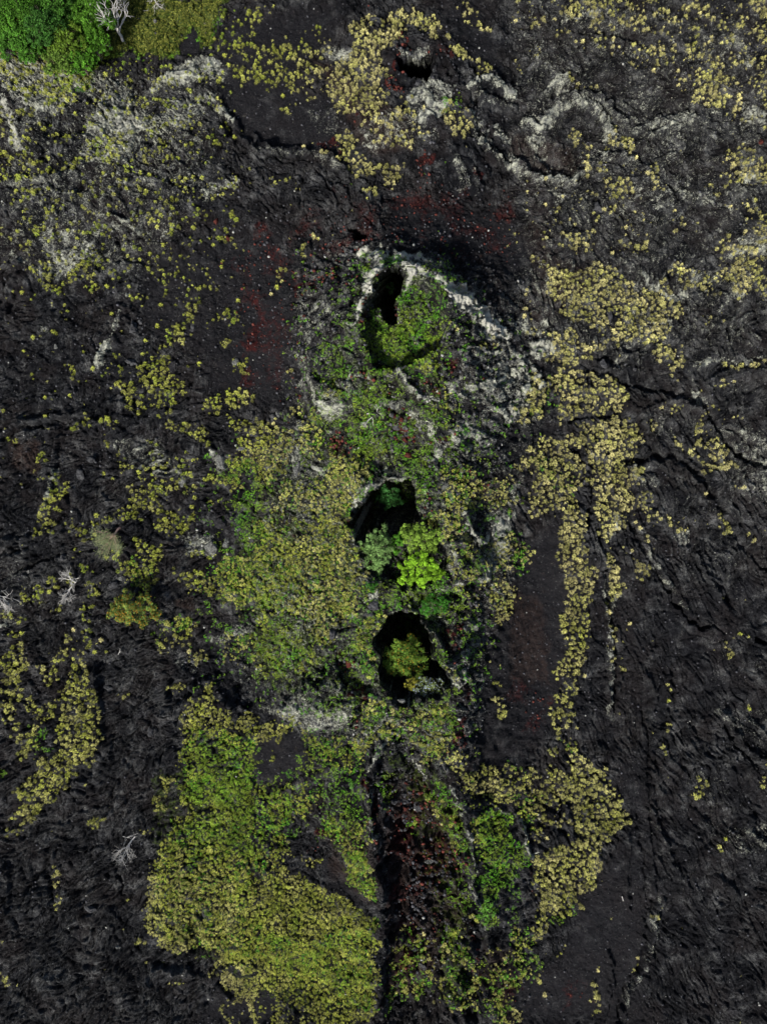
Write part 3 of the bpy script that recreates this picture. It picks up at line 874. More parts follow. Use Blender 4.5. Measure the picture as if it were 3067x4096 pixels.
HEIGHTS = """
h 3 70 O|820,560 960,560 1030,760 1020,1000 1010,1300 1010,1600 1040,1800 820,1800 760,1500 740,1200 740,900
h 7 190 O|800,440 950,460 1100,640 1130,900 1090,1150 1090,1500 1080,1900 1080,2212 780,2212 720,1800 620,1500 560,1200 620,900 680,640
h 4 120 O|700,590 850,520 970,550 1060,660 1060,820 960,900 720,900 660,760
h 5 150 O|770,70 980,40 1060,200 1020,400 900,390 790,330
h 2 200 O|0,200 400,240 520,400 300,520 0,500
h 2 120 O|400,1480 760,1500 780,2000 500,2100 340,1950
h 1.5 100 O|1150,560 1380,600 1360,880 1150,900
h 1.5 100 O|1150,940 1380,920 1300,1300 1180,1250
h 2 80 O|560,640 800,600 760,900 680,900
h 1.5 50 02|350,1100 640,1000 660,1500 300,1656
h -4.5 22 11|700,430 740,330 790,260 900,180 1030,190 1130,250 1190,340 1240,430 1220,560 1160,620 1000,700 900,760 780,750 740,620 700,520
h -3 70 O|700,890 840,820 880,880 930,960 900,1030 820,1040 740,980
h -2.5 30 O|830,820 850,800 870,830 880,900 850,900
X -20 10 11|765,330 775,230 795,165 850,135 950,150 945,215 905,260 895,330 920,390 905,450 850,440 820,350
X -16 12 O|766,1105 779,1086 798,1063 829,1045 859,1042 885,1036 892,1046 900,1073 910,1106 905,1130 870,1160 820,1165 780,1180 770,1150 768,1125
X -5 30 O|780,1190 930,1110 970,1200 950,1260 860,1270 790,1230
X -20 16 12|880,650 960,620 1040,660 1050,730 1090,780 1140,810 1150,900 1200,1000 1240,1070 1180,1150 1040,1200 970,1220 900,1180 840,1100 790,1000 790,850 830,780
X -3.5 40 12|1010,560 1250,470 1380,580 1370,700 1260,880 1160,800 1060,740
X -1.3 40 12|570,880 650,820 770,900 770,1080 700,1150 560,1130
X -3.0 14 O|818,1650 830,1600 860,1578 900,1610 950,1690 1000,1760 1022,1840 1030,1950 1050,2030 1048,2100 1035,2312 822,2312 835,2050 832,1950 812,1800 803,1720
X -3.4 70 O|840,1690 900,1650 950,1780 985,1900 990,2100 960,2312 845,2312 850,1900
X 1.8 30 O|880,1850 960,1840 980,1960 940,2060 880,2000
X -16 10 10|922,400 950,365 1000,345 1060,365 1135,335 1150,400 1130,480 1105,510 1010,505 940,460
X -1.8 20 10|930,330 960,270 1050,250 1120,270 1140,350 1130,400 940,400
X -6 8 10|600,1485 650,1470 715,1500 700,1535 640,1540
X -2.5 6 10|1235,470 1285,480 1275,505 1245,500
X -3 10 10|1390,590 1440,620 1440,690 1400,700
X -2 60 02|1400,1000 1640,980 1656,1250 1500,1250 1400,1150
X -2 30 02|1100,1080 1230,1100 1240,1200 1150,1250 1080,1200
X 2.2 40 O|640,1470 730,1440 780,1540 700,1560 600,1540
X 2.5 30 12|1240,960 1330,900 1400,960 1340,1080 1260,1080
X 2 40 12|1270,200 1400,180 1520,330 1460,460 1300,440
X 1.5 30 11|360,780 560,900 580,1020 480,1040 370,960
X -2 6 21 ~35|1170,900 1240,960 1290,1040 1360,1150 1400,1230 1500,1310 1656,1370
X -1.4 8 21 ~30|480,740 640,770 740,830 860,850 1000,890 1100,900
X -1.5 6 21 ~30|400,1060 520,1040 640,1040 720,970
X -1.8 6 21 ~25|370,1220 440,1270 490,1370 520,1450 520,1656
X -1.8 6 22 ~25|510,0 495,100
X -1.2 6 22 ~24|600,380 620,560 650,700 688,850 690,1100 660,1350
X 1.0 8 22 ~20|655,690 700,900 705,1150
X 1.0 8 22 ~20|590,400 630,750 650,950 640,1350
X -2.5 8 21 ~40|740,1320 840,1330
X -1.3 15 21 ~50|850,1310 1040,1300 1150,1370 1260,1480 1330,1600 1380,1656
X 0.8 8 21 ~16|900,1320 1060,1330 1160,1410 1250,1520
X -1.8 8 21 ~60|580,660 700,690
X -1.5 15 21 ~80|740,590 840,600
X 1 15 21 ~60|1270,840 1380,780 1500,760 1656,760
X 1.2 12 21 ~40|870,1130 870,1040 920,970 1020,940 1120,960 1250,1010
X -1.5 6 22 ~22|770,80 820,180 870,300 960,430 1050,570 1150,700 1220,740 1310,740 1360,780
X 0.5 8 22 ~30|800,60 850,180 900,310 990,430 1080,570 1180,670
X -1 8 22 ~25|1360,0 1460,180 1560,300 1656,380
X -2.5 6 22 ~28|1590,830 1656,845
X -1 8 22 ~30|970,520 970,620 920,760 940,860
X -.8 8 22 ~20|1050,1000 1060,1200 1010,1400 940,1550 940,1656
X -1.2 6 22 ~20|1160,1360 1200,1400 1225,1480
X -1 10 23 ~24|930,800 880,980 880,1100 840,1260 780,1380 720,1500 690,1656
X 1.1 10 23 ~30|960,830 915,1000 910,1180 860,1300 780,1420 720,1600
X 1.1 10 23 ~26|900,250 950,400 1000,520 1060,700
X .6 10 23 ~30|1420,0 1460,120 1440,300 1330,450
X -1.5 15 03 ~24|330,590 260,680 180,800
X -1.3 8 03 ~18|740,600 790,760 800,830
X -1.2 6 03 ~16|330,740 350,900 370,1010
X .8 10 03 ~25|0,600 60,680 70,900
X 1 20 03 ~40|1000,1280 1200,1290 1400,1400 1500,1500
X -1.2 20 03 ~60|1250,930 1260,1080 1260,1170
X -1.2 15 03 ~30|1020,1270 1200,1270
X .8 20 03 ~90|1400,1330 1550,1300 1656,1310
X -1.3 8 02 ~28|0,440 120,390 320,300 400,280
X .9 15 02 ~60|0,200 200,190 400,100
X -1.2 6 02 ~20|240,650 310,560
X -1.3 6 02 ~25|1540,650 1620,620 1656,640
X -.8 4 02 ~10|1410,560 1440,700
X .9 5 01 ~14|640,1000 700,950 780,940 860,970 890,1040
X 1 15 01 ~30|380,1200 370,1300 340,1500 300,1656
X .8 12 01 ~25|380,1190 480,1130 620,1060
X 1 25 01 ~70|680,130 780,80 900,60
X 1 20 01 ~60|800,440 720,550 650,680
X 1.5 14 20 ~38|200,790 300,660 420,620 560,650 650,740 730,810
X 1.3 14 20 ~46|90,800 180,840 250,790 330,700 420,670 540,700 600,780 640,900
X 1.6 15 20 ~45|0,1050 100,1120 200,1170 400,1190 450,1130
X 1.3 15 20 ~42|480,1110 560,1040 700,1020 860,1120
X 1.3 15 20 ~60|230,620 270,540 330,530 360,590
X 1.4 15 20 ~55|800,870 900,810 1100,780 1180,800
X 1 12 20 ~40|890,890 1000,840 1130,830
X -1.5 12 20 ~45|330,190 480,200 700,230 900,290
X -1.5 12 20 ~40|600,110 720,60 830,0
X -1.5 10 20 ~40|540,1330 620,1240
X -2 6 20 ~25|1010,1210 1060,1250
X -1.5 20 20 ~60|280,610 420,590
X -1 20 20 ~90|300,1080 200,1000
X 1.5 15 10 ~58|0,1000 60,980 200,990 400,1010 500,1050 580,1140
X 1 8 10 ~24|0,870 40,940 100,980
X -1.2 5 10 ~20|1380,400 1450,480 1540,520
X -1.4 5 10 ~20|1400,720 1450,860 1560,980 1656,1060
X .9 12 10 ~45|1390,740 1430,880 1530,1000 1640,1090
X .6 5 10 ~14|1420,1090 1440,1190 1480,1230
X 1.2 20 10 ~80|1420,560 1520,520 1656,620
X 1.2 20 10 ~70|1430,640 1560,690 1656,720
X 1 12 00 ~36|1400,650 1470,760 1530,800 1560,900 1656,980
X -2 8 00 ~40|1470,800 1500,880
X -1.5 12 00 ~34|350,760 330,900 300,1050
X -1.5 15 00 ~60|430,880 520,850
X .8 15 00 ~50|560,1090 400,1180 200,1190 0,1200
X 1 15 00 ~60|600,760 680,700 760,720
X 1 20 00 ~70|1010,590 1130,520 1260,485
X -1 10 00 ~30|960,930 1200,920 1330,900
X -1 10 00 ~30|600,660 760,710 880,690
X -1.5 8 23 ~28|320,220 330,300 320,400
X -1.2 8 23 ~25|100,120 200,230 300,290
X -1.2 8 23 ~25|270,140 320,200
X 1 8 23 ~40|350,250 360,350 390,420
X 1.2 8 23 ~30|60,330 90,470 120,560
X -2 6 11 ~20|690,240 640,280 620,330
X 1.2 6 11 ~30|910,740 960,820 1010,890 1060,930
X 2 8 12 ~18|1000,590 1040,660 1050,730 1090,770 1140,800
X 2 8 12 ~26|1350,0 1360,60 1400,120 1450,190 1490,190
X 1.5 8 12 ~26|740,1656 790,1560 800,1510 860,1450 920,1410
X 1.2 8 13 ~26|790,0 760,100 745,180 750,300 770,440
X 1.5 8 13 ~30|1340,330 1390,430 1415,600 1425,800 1440,900
X -1.5 6 12 ~24|560,680 600,720 560,760
X -2 8 12 ~28|620,1350 700,1270 720,1200
X -2 8 12 ~24|540,950 560,1150
X -1.5 6 12 ~24|200,1230 240,1140 300,1090 430,1060 470,1000
X -2.5 10 12 ~24|1180,1190 1240,1000
X 1.2 10 00 ~30|460,1290 510,1280
X .9 8 23 ~20|640,1200 660,1380 600,1656
X .8 8 23 ~18|760,430 740,700 760,900
X .8 8 23 ~18|860,0 860,300 900,560 910,800
X -1 8 23 ~18|820,300 850,560 870,800
X -1.2 8 22 ~20|850,1300 890,1420 900,1656
X 1 10 22 ~26|860,1050 940,1180 900,1350
X 1 10 22 ~26|1200,300 1300,480 1400,640
X -1 10 22 ~26|1270,280 1360,460 1450,620
X 1.2 12 22 ~36|1380,1300 1480,1500 1600,1600
X -1.2 12 22 ~26|1380,1380 1500,1560 1600,1656
X 1.2 12 23 ~40|1560,330 1520,420 1656,470
X 1 15 02 ~40|0,320 150,280 300,200 420,150
X -1 10 01 ~26|0,1250 100,1130 400,1080 600,1050
X 1 12 01 ~36|0,1190 120,1090 380,1040 560,1010
X -1 10 01 ~24|620,60 800,30 1000,60
X -1.2 10 00 ~30|560,1240 620,1150 760,1100
X 1 12 00 ~36|680,1320 760,1220 900,1180 1060,1200
X 1 12 00 ~36|880,1540 960,1420 1100,1330
X 1 12 00 ~30|740,1420 860,1440 900,1380
X -1 10 00 ~24|1100,1180 1200,1220 1320,1200
X 1 12 01 ~40|0,420 80,200 140,60
X 1 12 01 ~30|60,560 200,460 340,380
"""
# ------------------------------------------------ survey shapes to maps
G0 = .3; X0, Y0 = -80., -106.; NX, NY = int(160 / G0) + 1, int(212 / G0) + 1
GX_, GY_ = np.meshgrid(X0 + G0 * np.arange(NX), Y0 + G0 * np.arange(NY))
LAY = {k: np.zeros((NY, NX)) for k in 'gvlrkebmofhX'}
LAY['g'] += .0; LAY['o'] += .3; LAY['e'] += .15; LAY['l'] += .03
def shape_mask(fr, feather, width, pts):
    P = np.array([unit(fr, *p) for p in pts]); k = scale(fr); f = max(feather * k, .12); hw = (width or 0) * k / 2
    pad = f + hw + .5
    i0 = max(int((P[:, 0].min() - pad - X0) / G0), 0); i1 = min(int((P[:, 0].max() + pad - X0) / G0) + 2, NX)
    j0 = max(int((P[:, 1].min() - pad - Y0) / G0), 0); j1 = min(int((P[:, 1].max() + pad - Y0) / G0) + 2, NY)
    if i1 <= i0 or j1 <= j0: return None
    x = GX_[j0:j1, i0:i1]; y = GY_[j0:j1, i0:i1]
    d = np.full(x.shape, 1e9); ins = np.zeros(x.shape, bool)
    n = len(P); segs = range(n if not width else n - 1)
    for a in segs:
        p, q = P[a], P[(a + 1) % n]; v = q - p; L = max(v @ v, 1e-9)
        t = np.clip(((x - p[0]) * v[0] + (y - p[1]) * v[1]) / L, 0, 1)
        d = np.minimum(d, (x - p[0] - t * v[0]) ** 2 + (y - p[1] - t * v[1]) ** 2)
        if not width:
            c = (p[1] > y) != (q[1] > y)
            if v[1]: ins ^= c & (x < p[0] + (y - p[1]) * v[0] / v[1])
    d = np.sqrt(d)
    sdist = hw - d if width else np.where(ins, d, -d)
    return (slice(j0, j1), slice(i0, i1)), sst(-f / 2, f / 2, sdist)
def run(text):
    for ln in text.strip().split('\n'):
        if not ln or ln[0] == '#': continue
        a, b = ln.split('|'); a = a.split()
        pts = [tuple(float(q) for q in p.split(',')) for p in b.split()]
        width = float(a[4][1:]) if len(a) > 4 else None
        if not width and len(pts) < 3: width = 40
        r = shape_mask(a[3], float(a[2]) * (1.8 if a[0] in 'gv' and not width else 1), width, pts)
        if r is None: continue
        sl_, m = r; L = LAY[a[0]]; v = float(a[1])
        if a[0] in 'hX': L[sl_] += v * m
        else: L[sl_] = L[sl_] * (1 - m) + v * m
run(SHAPES); run(HEIGHTS)
def samp(k, x, y):
    fx = np.clip((x - X0) / G0, 0, NX - 1.001); fy = np.clip((y - Y0) / G0, 0, NY - 1.001)
    i = fx.astype(int); j = fy.astype(int); fx = fx - i; fy = fy - j; L = LAY[k]
    return (L[j, i] * (1 - fx) + L[j, i + 1] * fx) * (1 - fy) + (L[j + 1, i] * (1 - fx) + L[j + 1, i + 1] * fx) * fy
def plan(x, y):
    """ground position to survey position (high ground is drawn a little outward)"""
    k = 1 + samp('h', x, y) / H
    return x * k, y * k
def warp(x, y, a, s):
    return x + a * fbm(x / s, y / s, 3, (3, 9)), y + a * fbm(x / s, y / s, 3, (51, 27))

def ground_all(x, y):
    """height and material cover of the ground at plan positions"""
    px, py = plan(x, y)
    tr = 1.1 * sst(24, 14, np.abs(px - 5)) * sst(10, 0, py); hx, hy = warp(px, py, tr, 5.0); hx, hy = warp(hx, hy, .6, 1.8); gx, gy = warp(px, py, .9, 3.0); gx, gy = warp(gx, gy, .5, 1.0)
    r = {k: samp(k, gx, gy) for k in 'lrkebm'}
    r['k'] = np.clip(r['k'], 0, 1)
    rx, ry = warp(px, py, 2.4, 5.5); rx, ry = warp(rx, ry, .8, 1.3)
    r['r'] = samp('r', rx, ry) * np.clip(.5 + 1.3 * fbm(x / 6, y / 6, 4, (14, 5)), .15, 1)
    broad = samp('h', hx, hy); X = samp('X', hx, hy)
    out = np.maximum(np.abs(x) - 80, 0) + np.maximum(np.abs(y) - 106, 0)
    fade = np.exp(-out / 40)
    broad = broad * fade; X = X * np.exp(-out / 6)
    e, k = r['e'], r['k']
    und = 1.1 * fbm(x / 26, y / 26, 3, (7, 7)) + .5 * fbm(x / 7, y / 7, 3, (70, 7)) * (1 - .8 * k)
    # lobes and ropes of the pahoehoe
    wx, wy = warp(x, y, 2.5, 9)
    F = fbm(wx / 15, wy / 15, 3, (33, 44))
    lobes = np.abs(np.sin(F * 11)) ** .7
    F2 = F * 48 + 1.3 * fbm(x / 5, y / 5, 2, (3, 66))
    zone = sst(-.1, .35, fbm(x / 11, y / 11, 2, (88, 12)))
    ropes = np.abs(np.sin(F2)) * zone
    # long flow threads: down the east side, across the west side
    we = sst(18, 30, x) * sst(62, 40, y); ww = sst(-22, -34, x) * sst(60, 45, y)
    qx, qy = warp(x, y, 3.2, 12)
    def threads(a, c): 
        t1 = fbm(a / 1.9, c / 15, 3, (12, 90), .55); t2 = fbm(a / .8, c / 8, 2, (2, 9), .6)
        return np.exp(-(t1 / .13) ** 2) + .5 * np.exp(-(t2 / .12) ** 2)
    te = threads(qx + .18 * qy - .004 * qy ** 2, qy); tw = threads(qy - .55 * qx + 4 * np.sin(qx / 14), qx + .5 * qy)
    tc = threads(wx + F * 34, wy - F * 20)
    thr = we * te + ww * tw + np.clip(1 - we - ww, 0, 1) * tc * .8
    cs1 = fbm((qx + .18 * qy) / 3.2, qy / 17, 2, (55, 3)); cs2 = fbm((qy - .55 * qx + 4 * np.sin(qx / 14)) / 3.2, qx / 17, 2, (5, 31)); cs3 = fbm((wx + F * 34) / 5, (wy - F * 20) / 5, 2, (15, 21))
    crease = we * np.exp(-(cs1 / .035) ** 2) + ww * np.exp(-(cs2 / .035) ** 2) + np.clip(1 - we - ww, 0, 1) * np.exp(-(cs3 / .03) ** 2)
    f1, f2, rid = cells(wx / 3.4, wy / 3.4)
    crack = sst(0, .16, f2 - f1)
    smooth = (1 - k) * (1 - np.clip(e, 0, 1))
    h = und + smooth * (.62 * thr - .75 * crease + .45 * lobes + .26 * ropes + .35 * rid * crack - .35 * (1 - crack) * sst(0, .4, zone + .2))
    # rough spatter: blocks, ledges and pits
    a1, a2, ar = cells(wx / 2.1 + 9, wy / 1.7, 1); b1, b2, br = cells(gx / .85, gy / .75, 2)
    ra = 1.15 * ar * sst(0, .22, a2 - a1) + .5 * br * sst(0, .3, b2 - b1) + .7 * fbm(x / 2.4, y / 2.4, 4, (5, 5), .6)
    h = h + np.clip(e, 0, 1) * ra * .85
    # slanted ledges of welded spatter on the east flank
    fl = samp('l', px, py) * sst(10, 16, px) * sst(42, 34, px) * np.clip(e * 1.4, 0, 1)
    led = ((x * .62 - y * .3) / 1.9 + 1.3 * fbm(x / 4, y / 4, 3, (2, 71)))
    led = led - np.floor(led)
    h = h + fl * 1.5 * led
    h = h + .10 * fbm(x / .9, y / .9, 3, (1, 2), .65) * (1 - .6 * k) + .05 * k * fbm(x / 1.6, y / 1.6, 3, (4, 4))
    # walls of the pits get ledges too
    X = np.where((X < 0) & (X > -4), X * (.8 + .6 * fbm(x / 4, y / 4, 2, (2, 2))), X); deep = sst(-1, -5, X)
    X = X + deep * (1.1 * fbm(x / 1.8, y / 1.8, 3, (8, 3)) )
    top = broad + h
    h = top + X
    crest = np.clip(.5 + smooth * (.5 * (lobes - .5) + .55 * (ropes - .3)) + np.clip(e, 0, 1) * .9 * (ar - .5) + .25 * sst(.2, 1., X), 0, 1.3)
    r['under'] = X;
    r['crest'] = crest; # the steep walls are craggy sideways as well as in height
    wall = sst(.15, .6, np.abs(X - samp('X', hx + .8, hy)) + np.abs(X - samp('X', hx, hy + .8))) * (X < -1) * fade
    r['dx'] = .22 * np.clip(-X - 5, 0, 30) * fade + wall * (.5 * noise(h / 1.3 + 4, (x + y) / 1.6) + .25 * noise(h / .5, (x - y) / .6)); r['dy'] = .5 * np.clip(-X - 5, 0, 30) * fade + wall * (.5 * noise((x - y) / 1.5, h / 1.2 + 9) + .25 * noise(h / .5 + 5, (x + y) / .6))
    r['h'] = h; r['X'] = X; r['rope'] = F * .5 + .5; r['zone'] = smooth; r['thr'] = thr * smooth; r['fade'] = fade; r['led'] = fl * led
    return r
def ground_z(x, y):
    x = np.atleast_1d(np.asarray(x, float)); y = np.atleast_1d(np.asarray(y, float))
    return ground_all(x, y)['h']
def place(fr, u, v, up=0.0):
    """world point whose top (up metres above ground) is surveyed at the sheet position"""
    px, py = unit(fr, u, v); z = 0.
    for _ in range(3):
        k = (H - z - up) / H; z = float(ground_z(px * k, py * k)[0])
    k = (H - z - up) / H
    return px * k, py * k, z
def place_z(fr, u, v, z):
    px, py = unit(fr, u, v); k = (H - z) / H
    return px * k, py * k, z

# ------------------------------------------------ mesh and material helpers
def mesh_np(name, V, F, mat, n=3, col=None, smooth=False, parent=None, matix=None):
    me = D.meshes.new(name); V = np.asarray(V, np.float32); F = np.asarray(F, np.int32)
    me.vertices.add(len(V)); me.vertices.foreach_set('co', V.ravel())
    me.loops.add(F.size); me.loops.foreach_set('vertex_index', F.ravel())
    me.polygons.add(len(F)); me.polygons.foreach_set('loop_start', np.arange(len(F), dtype=np.int32) * n)
    if smooth: me.polygons.foreach_set('use_smooth', np.ones(len(F), bool))
    me.update(calc_edges=True)
    for nm, c in (col or {}).items():
        at = me.attributes.new(nm, 'FLOAT_COLOR', 'POINT'); c = np.asarray(c, np.float32)
        if c.shape[1] == 3: c = np.hstack([c, np.ones((len(c), 1), np.float32)])
        at.data.foreach_set('color', c.ravel())
    me.materials.append(mat)
    o = D.objects.new(name, me); C.objects.link(o)
    if parent: o.parent = parent
    return o
def tag(o, label=None, cat=None, group=None, kind=None):
    if label: o['label'] = label
    if cat: o['category'] = cat
    if group: o['group'] = group
    if kind: o['kind'] = kind
    return o
def empty(name, loc, label, cat, group=None):
    o = D.objects.new(name, None); C.objects.link(o); o.location = loc; o.empty_display_size = .5
    return tag(o, label, cat, group)

class NB:
    def __init__(s, name):
        s.m = D.materials.new(name); s.m.use_nodes = True; s.t = s.m.node_tree
        s.b = s.t.nodes['Principled BSDF']; s.b.inputs['Specular IOR Level'].default_value = .06
        s.pos = s.n('ShaderNodeNewGeometry').outputs['Position']
    def n(s, ty, **kw):
        x = s.t.nodes.new(ty)
        for k, v in kw.items(): setattr(x, k, v)
        return x
    def put(s, sock, v):
        if hasattr(v, 'links') or isinstance(v, bpy.types.NodeSocket): s.t.links.new(v, sock)
        else: sock.default_value = v
    def noise(s, sc_, det=5, rough=.6, vec=None):
        x = s.n('ShaderNodeTexNoise'); s.put(x.inputs['Vector'], vec or s.pos)
        x.inputs['Scale'].default_value = sc_; x.inputs['Detail'].default_value = det; x.inputs['Roughness'].default_value = rough
        return x.outputs['Fac']
    def vor(s, sc_, feat='F1', out='Distance', vec=None):
        x = s.n('ShaderNodeTexVoronoi', feature=feat); s.put(x.inputs['Vector'], vec or s.pos); x.inputs['Scale'].default_value = sc_
        return x.outputs[out]
    def math(s, op, a, b=0., c=0., clamp=False):
        x = s.n('ShaderNodeMath', operation=op, use_clamp=clamp); s.put(x.inputs[0], a); s.put(x.inputs[1], b); s.put(x.inputs[2], c)
        return x.outputs[0]
    def ramp(s, v, lo, hi, a=0., b=1.):
        x = s.n('ShaderNodeMapRange', interpolation_type='SMOOTHSTEP'); s.put(x.inputs['Value'], v)
        x.inputs['From Min'].default_value = lo; x.inputs['From Max'].default_value = hi
        x.inputs['To Min'].default_value = a; x.inputs['To Max'].default_value = b
        return x.outputs[0]
    def mix(s, f, a, b):
        x = s.n('ShaderNodeMix', data_type='RGBA'); s.put(x.inputs[0], f)
        for i, v in ((6, a), (7, b)):
            if isinstance(v, tuple): v = (*v, 1) if len(v) == 3 else v
            s.put(x.inputs[i], v)
        return x.outputs[2]
    def attr(s, name):
        x = s.n('ShaderNodeAttribute', attribute_name=name); y = s.n('ShaderNodeSeparateColor'); s.t.links.new(x.outputs['Color'], y.inputs[0])
        return y.outputs[0], y.outputs[1], y.outputs[2], x.outputs['Color']
    def bump(s, h, dist, strength=1., prev=None):
        x = s.n('ShaderNodeBump'); s.put(x.inputs['Height'], h); x.inputs['Distance'].default_value = dist; x.inputs['Strength'].default_value = strength
        if prev: s.t.links.new(prev, x.inputs['Normal'])
        return x.outputs[0]
    def done(s, col, rough=.9, nrm=None):
        s.put(s.b.inputs['Base Color'], col); s.put(s.b.inputs['Roughness'], rough)
        if nrm: s.put(s.b.inputs['Normal'], nrm)
        return s.m

# ------------------------------------------------ ground material
b = NB('lava_ground')
l_, r_, k_, _c = b.attr('cover_a'); e_, m_, w_, _c = b.attr('cover_b'); cr_, rp_, _x, _c = b.attr('cover_c'); th_, _y, _z, _c = b.attr('cover_d')
n1 = b.noise(.9, 7, .7); n2 = b.noise(4.5, 5, .75); n3 = b.noise(.12, 3, .5); n4 = b.noise(14, 3, .7)
n5 = b.noise(7.5, 4, .8); n6 = b.noise(.35, 5, .6)
wave = b.math('ABSOLUTE', b.math('SINE', b.math('ADD', b.math('MULTIPLY', rp_, 330.), b.math('MULTIPLY', n1, 7.))))
wave = b.math('MULTIPLY', wave, _x)
wave2 = b.math('ABSOLUTE', b.math('SINE', b.math('ADD', b.math('MULTIPLY', rp_, 150.), b.math('MULTIPLY', n1, 3.))))
broadl = b.ramp(n6, .38, .62)
rock = b.mix(b.ramp(n1, .30, .68), (.0018, .002, .003), b.mix(broadl, (.007, .0075, .0092), (.023, .0238, .027)))
rock = b.mix(b.ramp(n3, .42, .62), rock, b.mix(.35, rock, (.024, .019, .018)))
rock = b.mix(b.math('MULTIPLY', b.ramp(wave, .55, 1., 0, .6), b.ramp(n6, .35, .6)), rock, (.085, .083, .08))
rock = b.mix(b.ramp(cr_, .5, 1.1, 0, .45), rock, (.04, .041, .044))
rock = b.mix(b.ramp(b.math('ADD', n5, b.math('MULTIPLY', b.math('SUBTRACT', n6, .52), .95)), .55, .73, 0, .88), rock, (.14, .142, .139))
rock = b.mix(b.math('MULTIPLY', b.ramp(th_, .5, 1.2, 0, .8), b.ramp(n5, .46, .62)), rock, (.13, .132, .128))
cin = b.mix(b.ramp(n4, .35, .7), (.004, .004, .0055), (.020, .0195, .021))
cin = b.mix(b.ramp(n1, .5, .75, 0, .5), cin, (.024, .019, .018))
rock = b.mix(b.math('MULTIPLY', k_, .92), rock, cin)
rock = b.mix(b.math('MULTIPLY', w_, b.ramp(n1, .3, .65, .25, 1)), rock, (.036, .022, .017))
vc = b.vor(3.0, 'F1', 'Color'); sp = b.n('ShaderNodeSeparateColor'); b.t.links.new(vc, sp.inputs[0])
redc = b.mix(sp.outputs[0], (.006, .003, .0035), (.050, .010, .009))
redc = b.mix(b.ramp(n5, .58, .8, 0, .6), redc, (.095, .028, .022))
rock = b.mix(b.ramp(b.math('ADD', r_, b.math('MULTIPLY', b.math('SUBTRACT', n1, .5), 1.1)), .16, .60, 0, .92), rock, redc)
mossc = b.mix(b.ramp(n2, .35, .65), (.012, .024, .004), (.075, .105, .014))
rock = b.mix(b.ramp(b.math('ADD', m_, b.math('MULTIPLY', b.math('SUBTRACT', n1, .5), 2.2)), .40, .78, 0, .85), rock, mossc)
lm = b.math('ADD', b.math('MULTIPLY', l_, b.math('ADD', cr_, .42)), b.math('MULTIPLY', b.math('SUBTRACT', n2, .5), 2.2))
lm = b.math('ADD', lm, b.math('MULTIPLY', b.math('SUBTRACT', n1, .5), 1.3))
lm = b.math('ADD', lm, b.math('MULTIPLY', b.math('SUBTRACT', n5, .5), 1.5))
lm = b.math('ADD', lm, b.math('MULTIPLY', b.math('MULTIPLY', th_, l_), .9)); lm = b.math('ADD', lm, b.ramp(l_, .75, 1., 0, .35))
lich = b.mix(b.ramp(b.noise(1.3, 4, .6), .35, .65), (.15, .155, .145), (.44, .45, .36))
lich = b.mix(b.ramp(l_, .7, .95, 0, .75), lich, (.50, .49, .42))
rock = b.mix(b.ramp(lm, .50, .72, 0, .95), rock, lich)
vd = b.vor(1.7); vcol = b.n('ShaderNodeSeparateColor'); b.t.links.new(b.vor(1.7, 'F1', 'Color'), vcol.inputs[0])
spk = b.math('MULTIPLY', b.ramp(vd, .13, .06), b.ramp(vcol.outputs[1], .70, .74))
rock = b.mix(b.math('MULTIPLY', spk, .6), rock, (.34, .34, .33))
vd2 = b.vor(3.8); vcol2 = b.n('ShaderNodeSeparateColor'); b.t.links.new(b.vor(3.8, 'F1', 'Color'), vcol2.inputs[0])
spk2 = b.math('MULTIPLY', b.ramp(vd2, .28, .10), b.ramp(vcol2.outputs[0], .78, .9))
rock = b.mix(b.math('MULTIPLY', spk2, .6), rock, (.15, .15, .15))
nb = b.bump(n1, .40); nb = b.bump(n2, .28, 1., nb); nb = b.bump(b.math('MULTIPLY', wave2, _x), .12, .8, nb); nb = b.bump(wave, .06, .8, nb); nb = b.bump(b.vor(2.2), .12, .6, nb); nb = b.bump(n5, .10, 1., nb)
M_GROUND = b.done(rock, .88, nb)

# ------------------------------------------------ the ground: one sheet out to the horizon
ST = .2
def axis(n0, lim):
    a = np.arange(-n0, n0 + ST / 2, ST); o = []; d = ST; p = n0
    while p < lim: d *= 1.16; p += d; o.append(p)
    o = np.array(o); return np.concatenate([-o[::-1], a, o])
ax, ay = axis(76, 1500), axis(101, 1500)
gxm, gym = np.meshgrid(ax, ay); nxg, nyg = len(ax), len(ay)
GR = ground_all(gxm.ravel(), gym.ravel())
Vg = np.stack([gxm.ravel() + GR['dx'], gym.ravel() + GR['dy'], GR['h']], 1)
ii = np.arange(nxg * nyg).reshape(nyg, nxg)
Fg = np.stack([ii[:-1, :-1], ii[:-1, 1:], ii[1:, 1:], ii[1:, :-1]], -1).reshape(-1, 4)
cc = lambda *a: np.stack(a, 1)
g = mesh_np('ground', Vg, Fg, M_GROUND, 4, {
    'cover_a': cc(GR['l'], GR['r'], GR['k']), 'cover_b': cc(GR['e'], GR['m'], GR['b']),
    'cover_c': cc(GR['crest'], GR['rope'], GR['zone']), 'cover_d': cc(GR['thr'], GR['h'], GR['h'])}, smooth=False)
tag(g, 'black lava field with craters, cinder slopes and a collapsed trench', 'ground', kind='structure')
Zg = GR['h'].reshape(nyg, nxg); Ug = np.clip(-GR['under'] - 5, 0, 30).reshape(nyg, nxg)
def undercut(x, y):
    """how far the floor of a vent runs on under its north rim"""
    i = np.clip(np.searchsorted(ax, x) - 1, 0, nxg - 2); j = np.clip(np.searchsorted(ay, y) - 1, 0, nyg - 2)
    return Ug[j, i] * .22, Ug[j, i] * .5
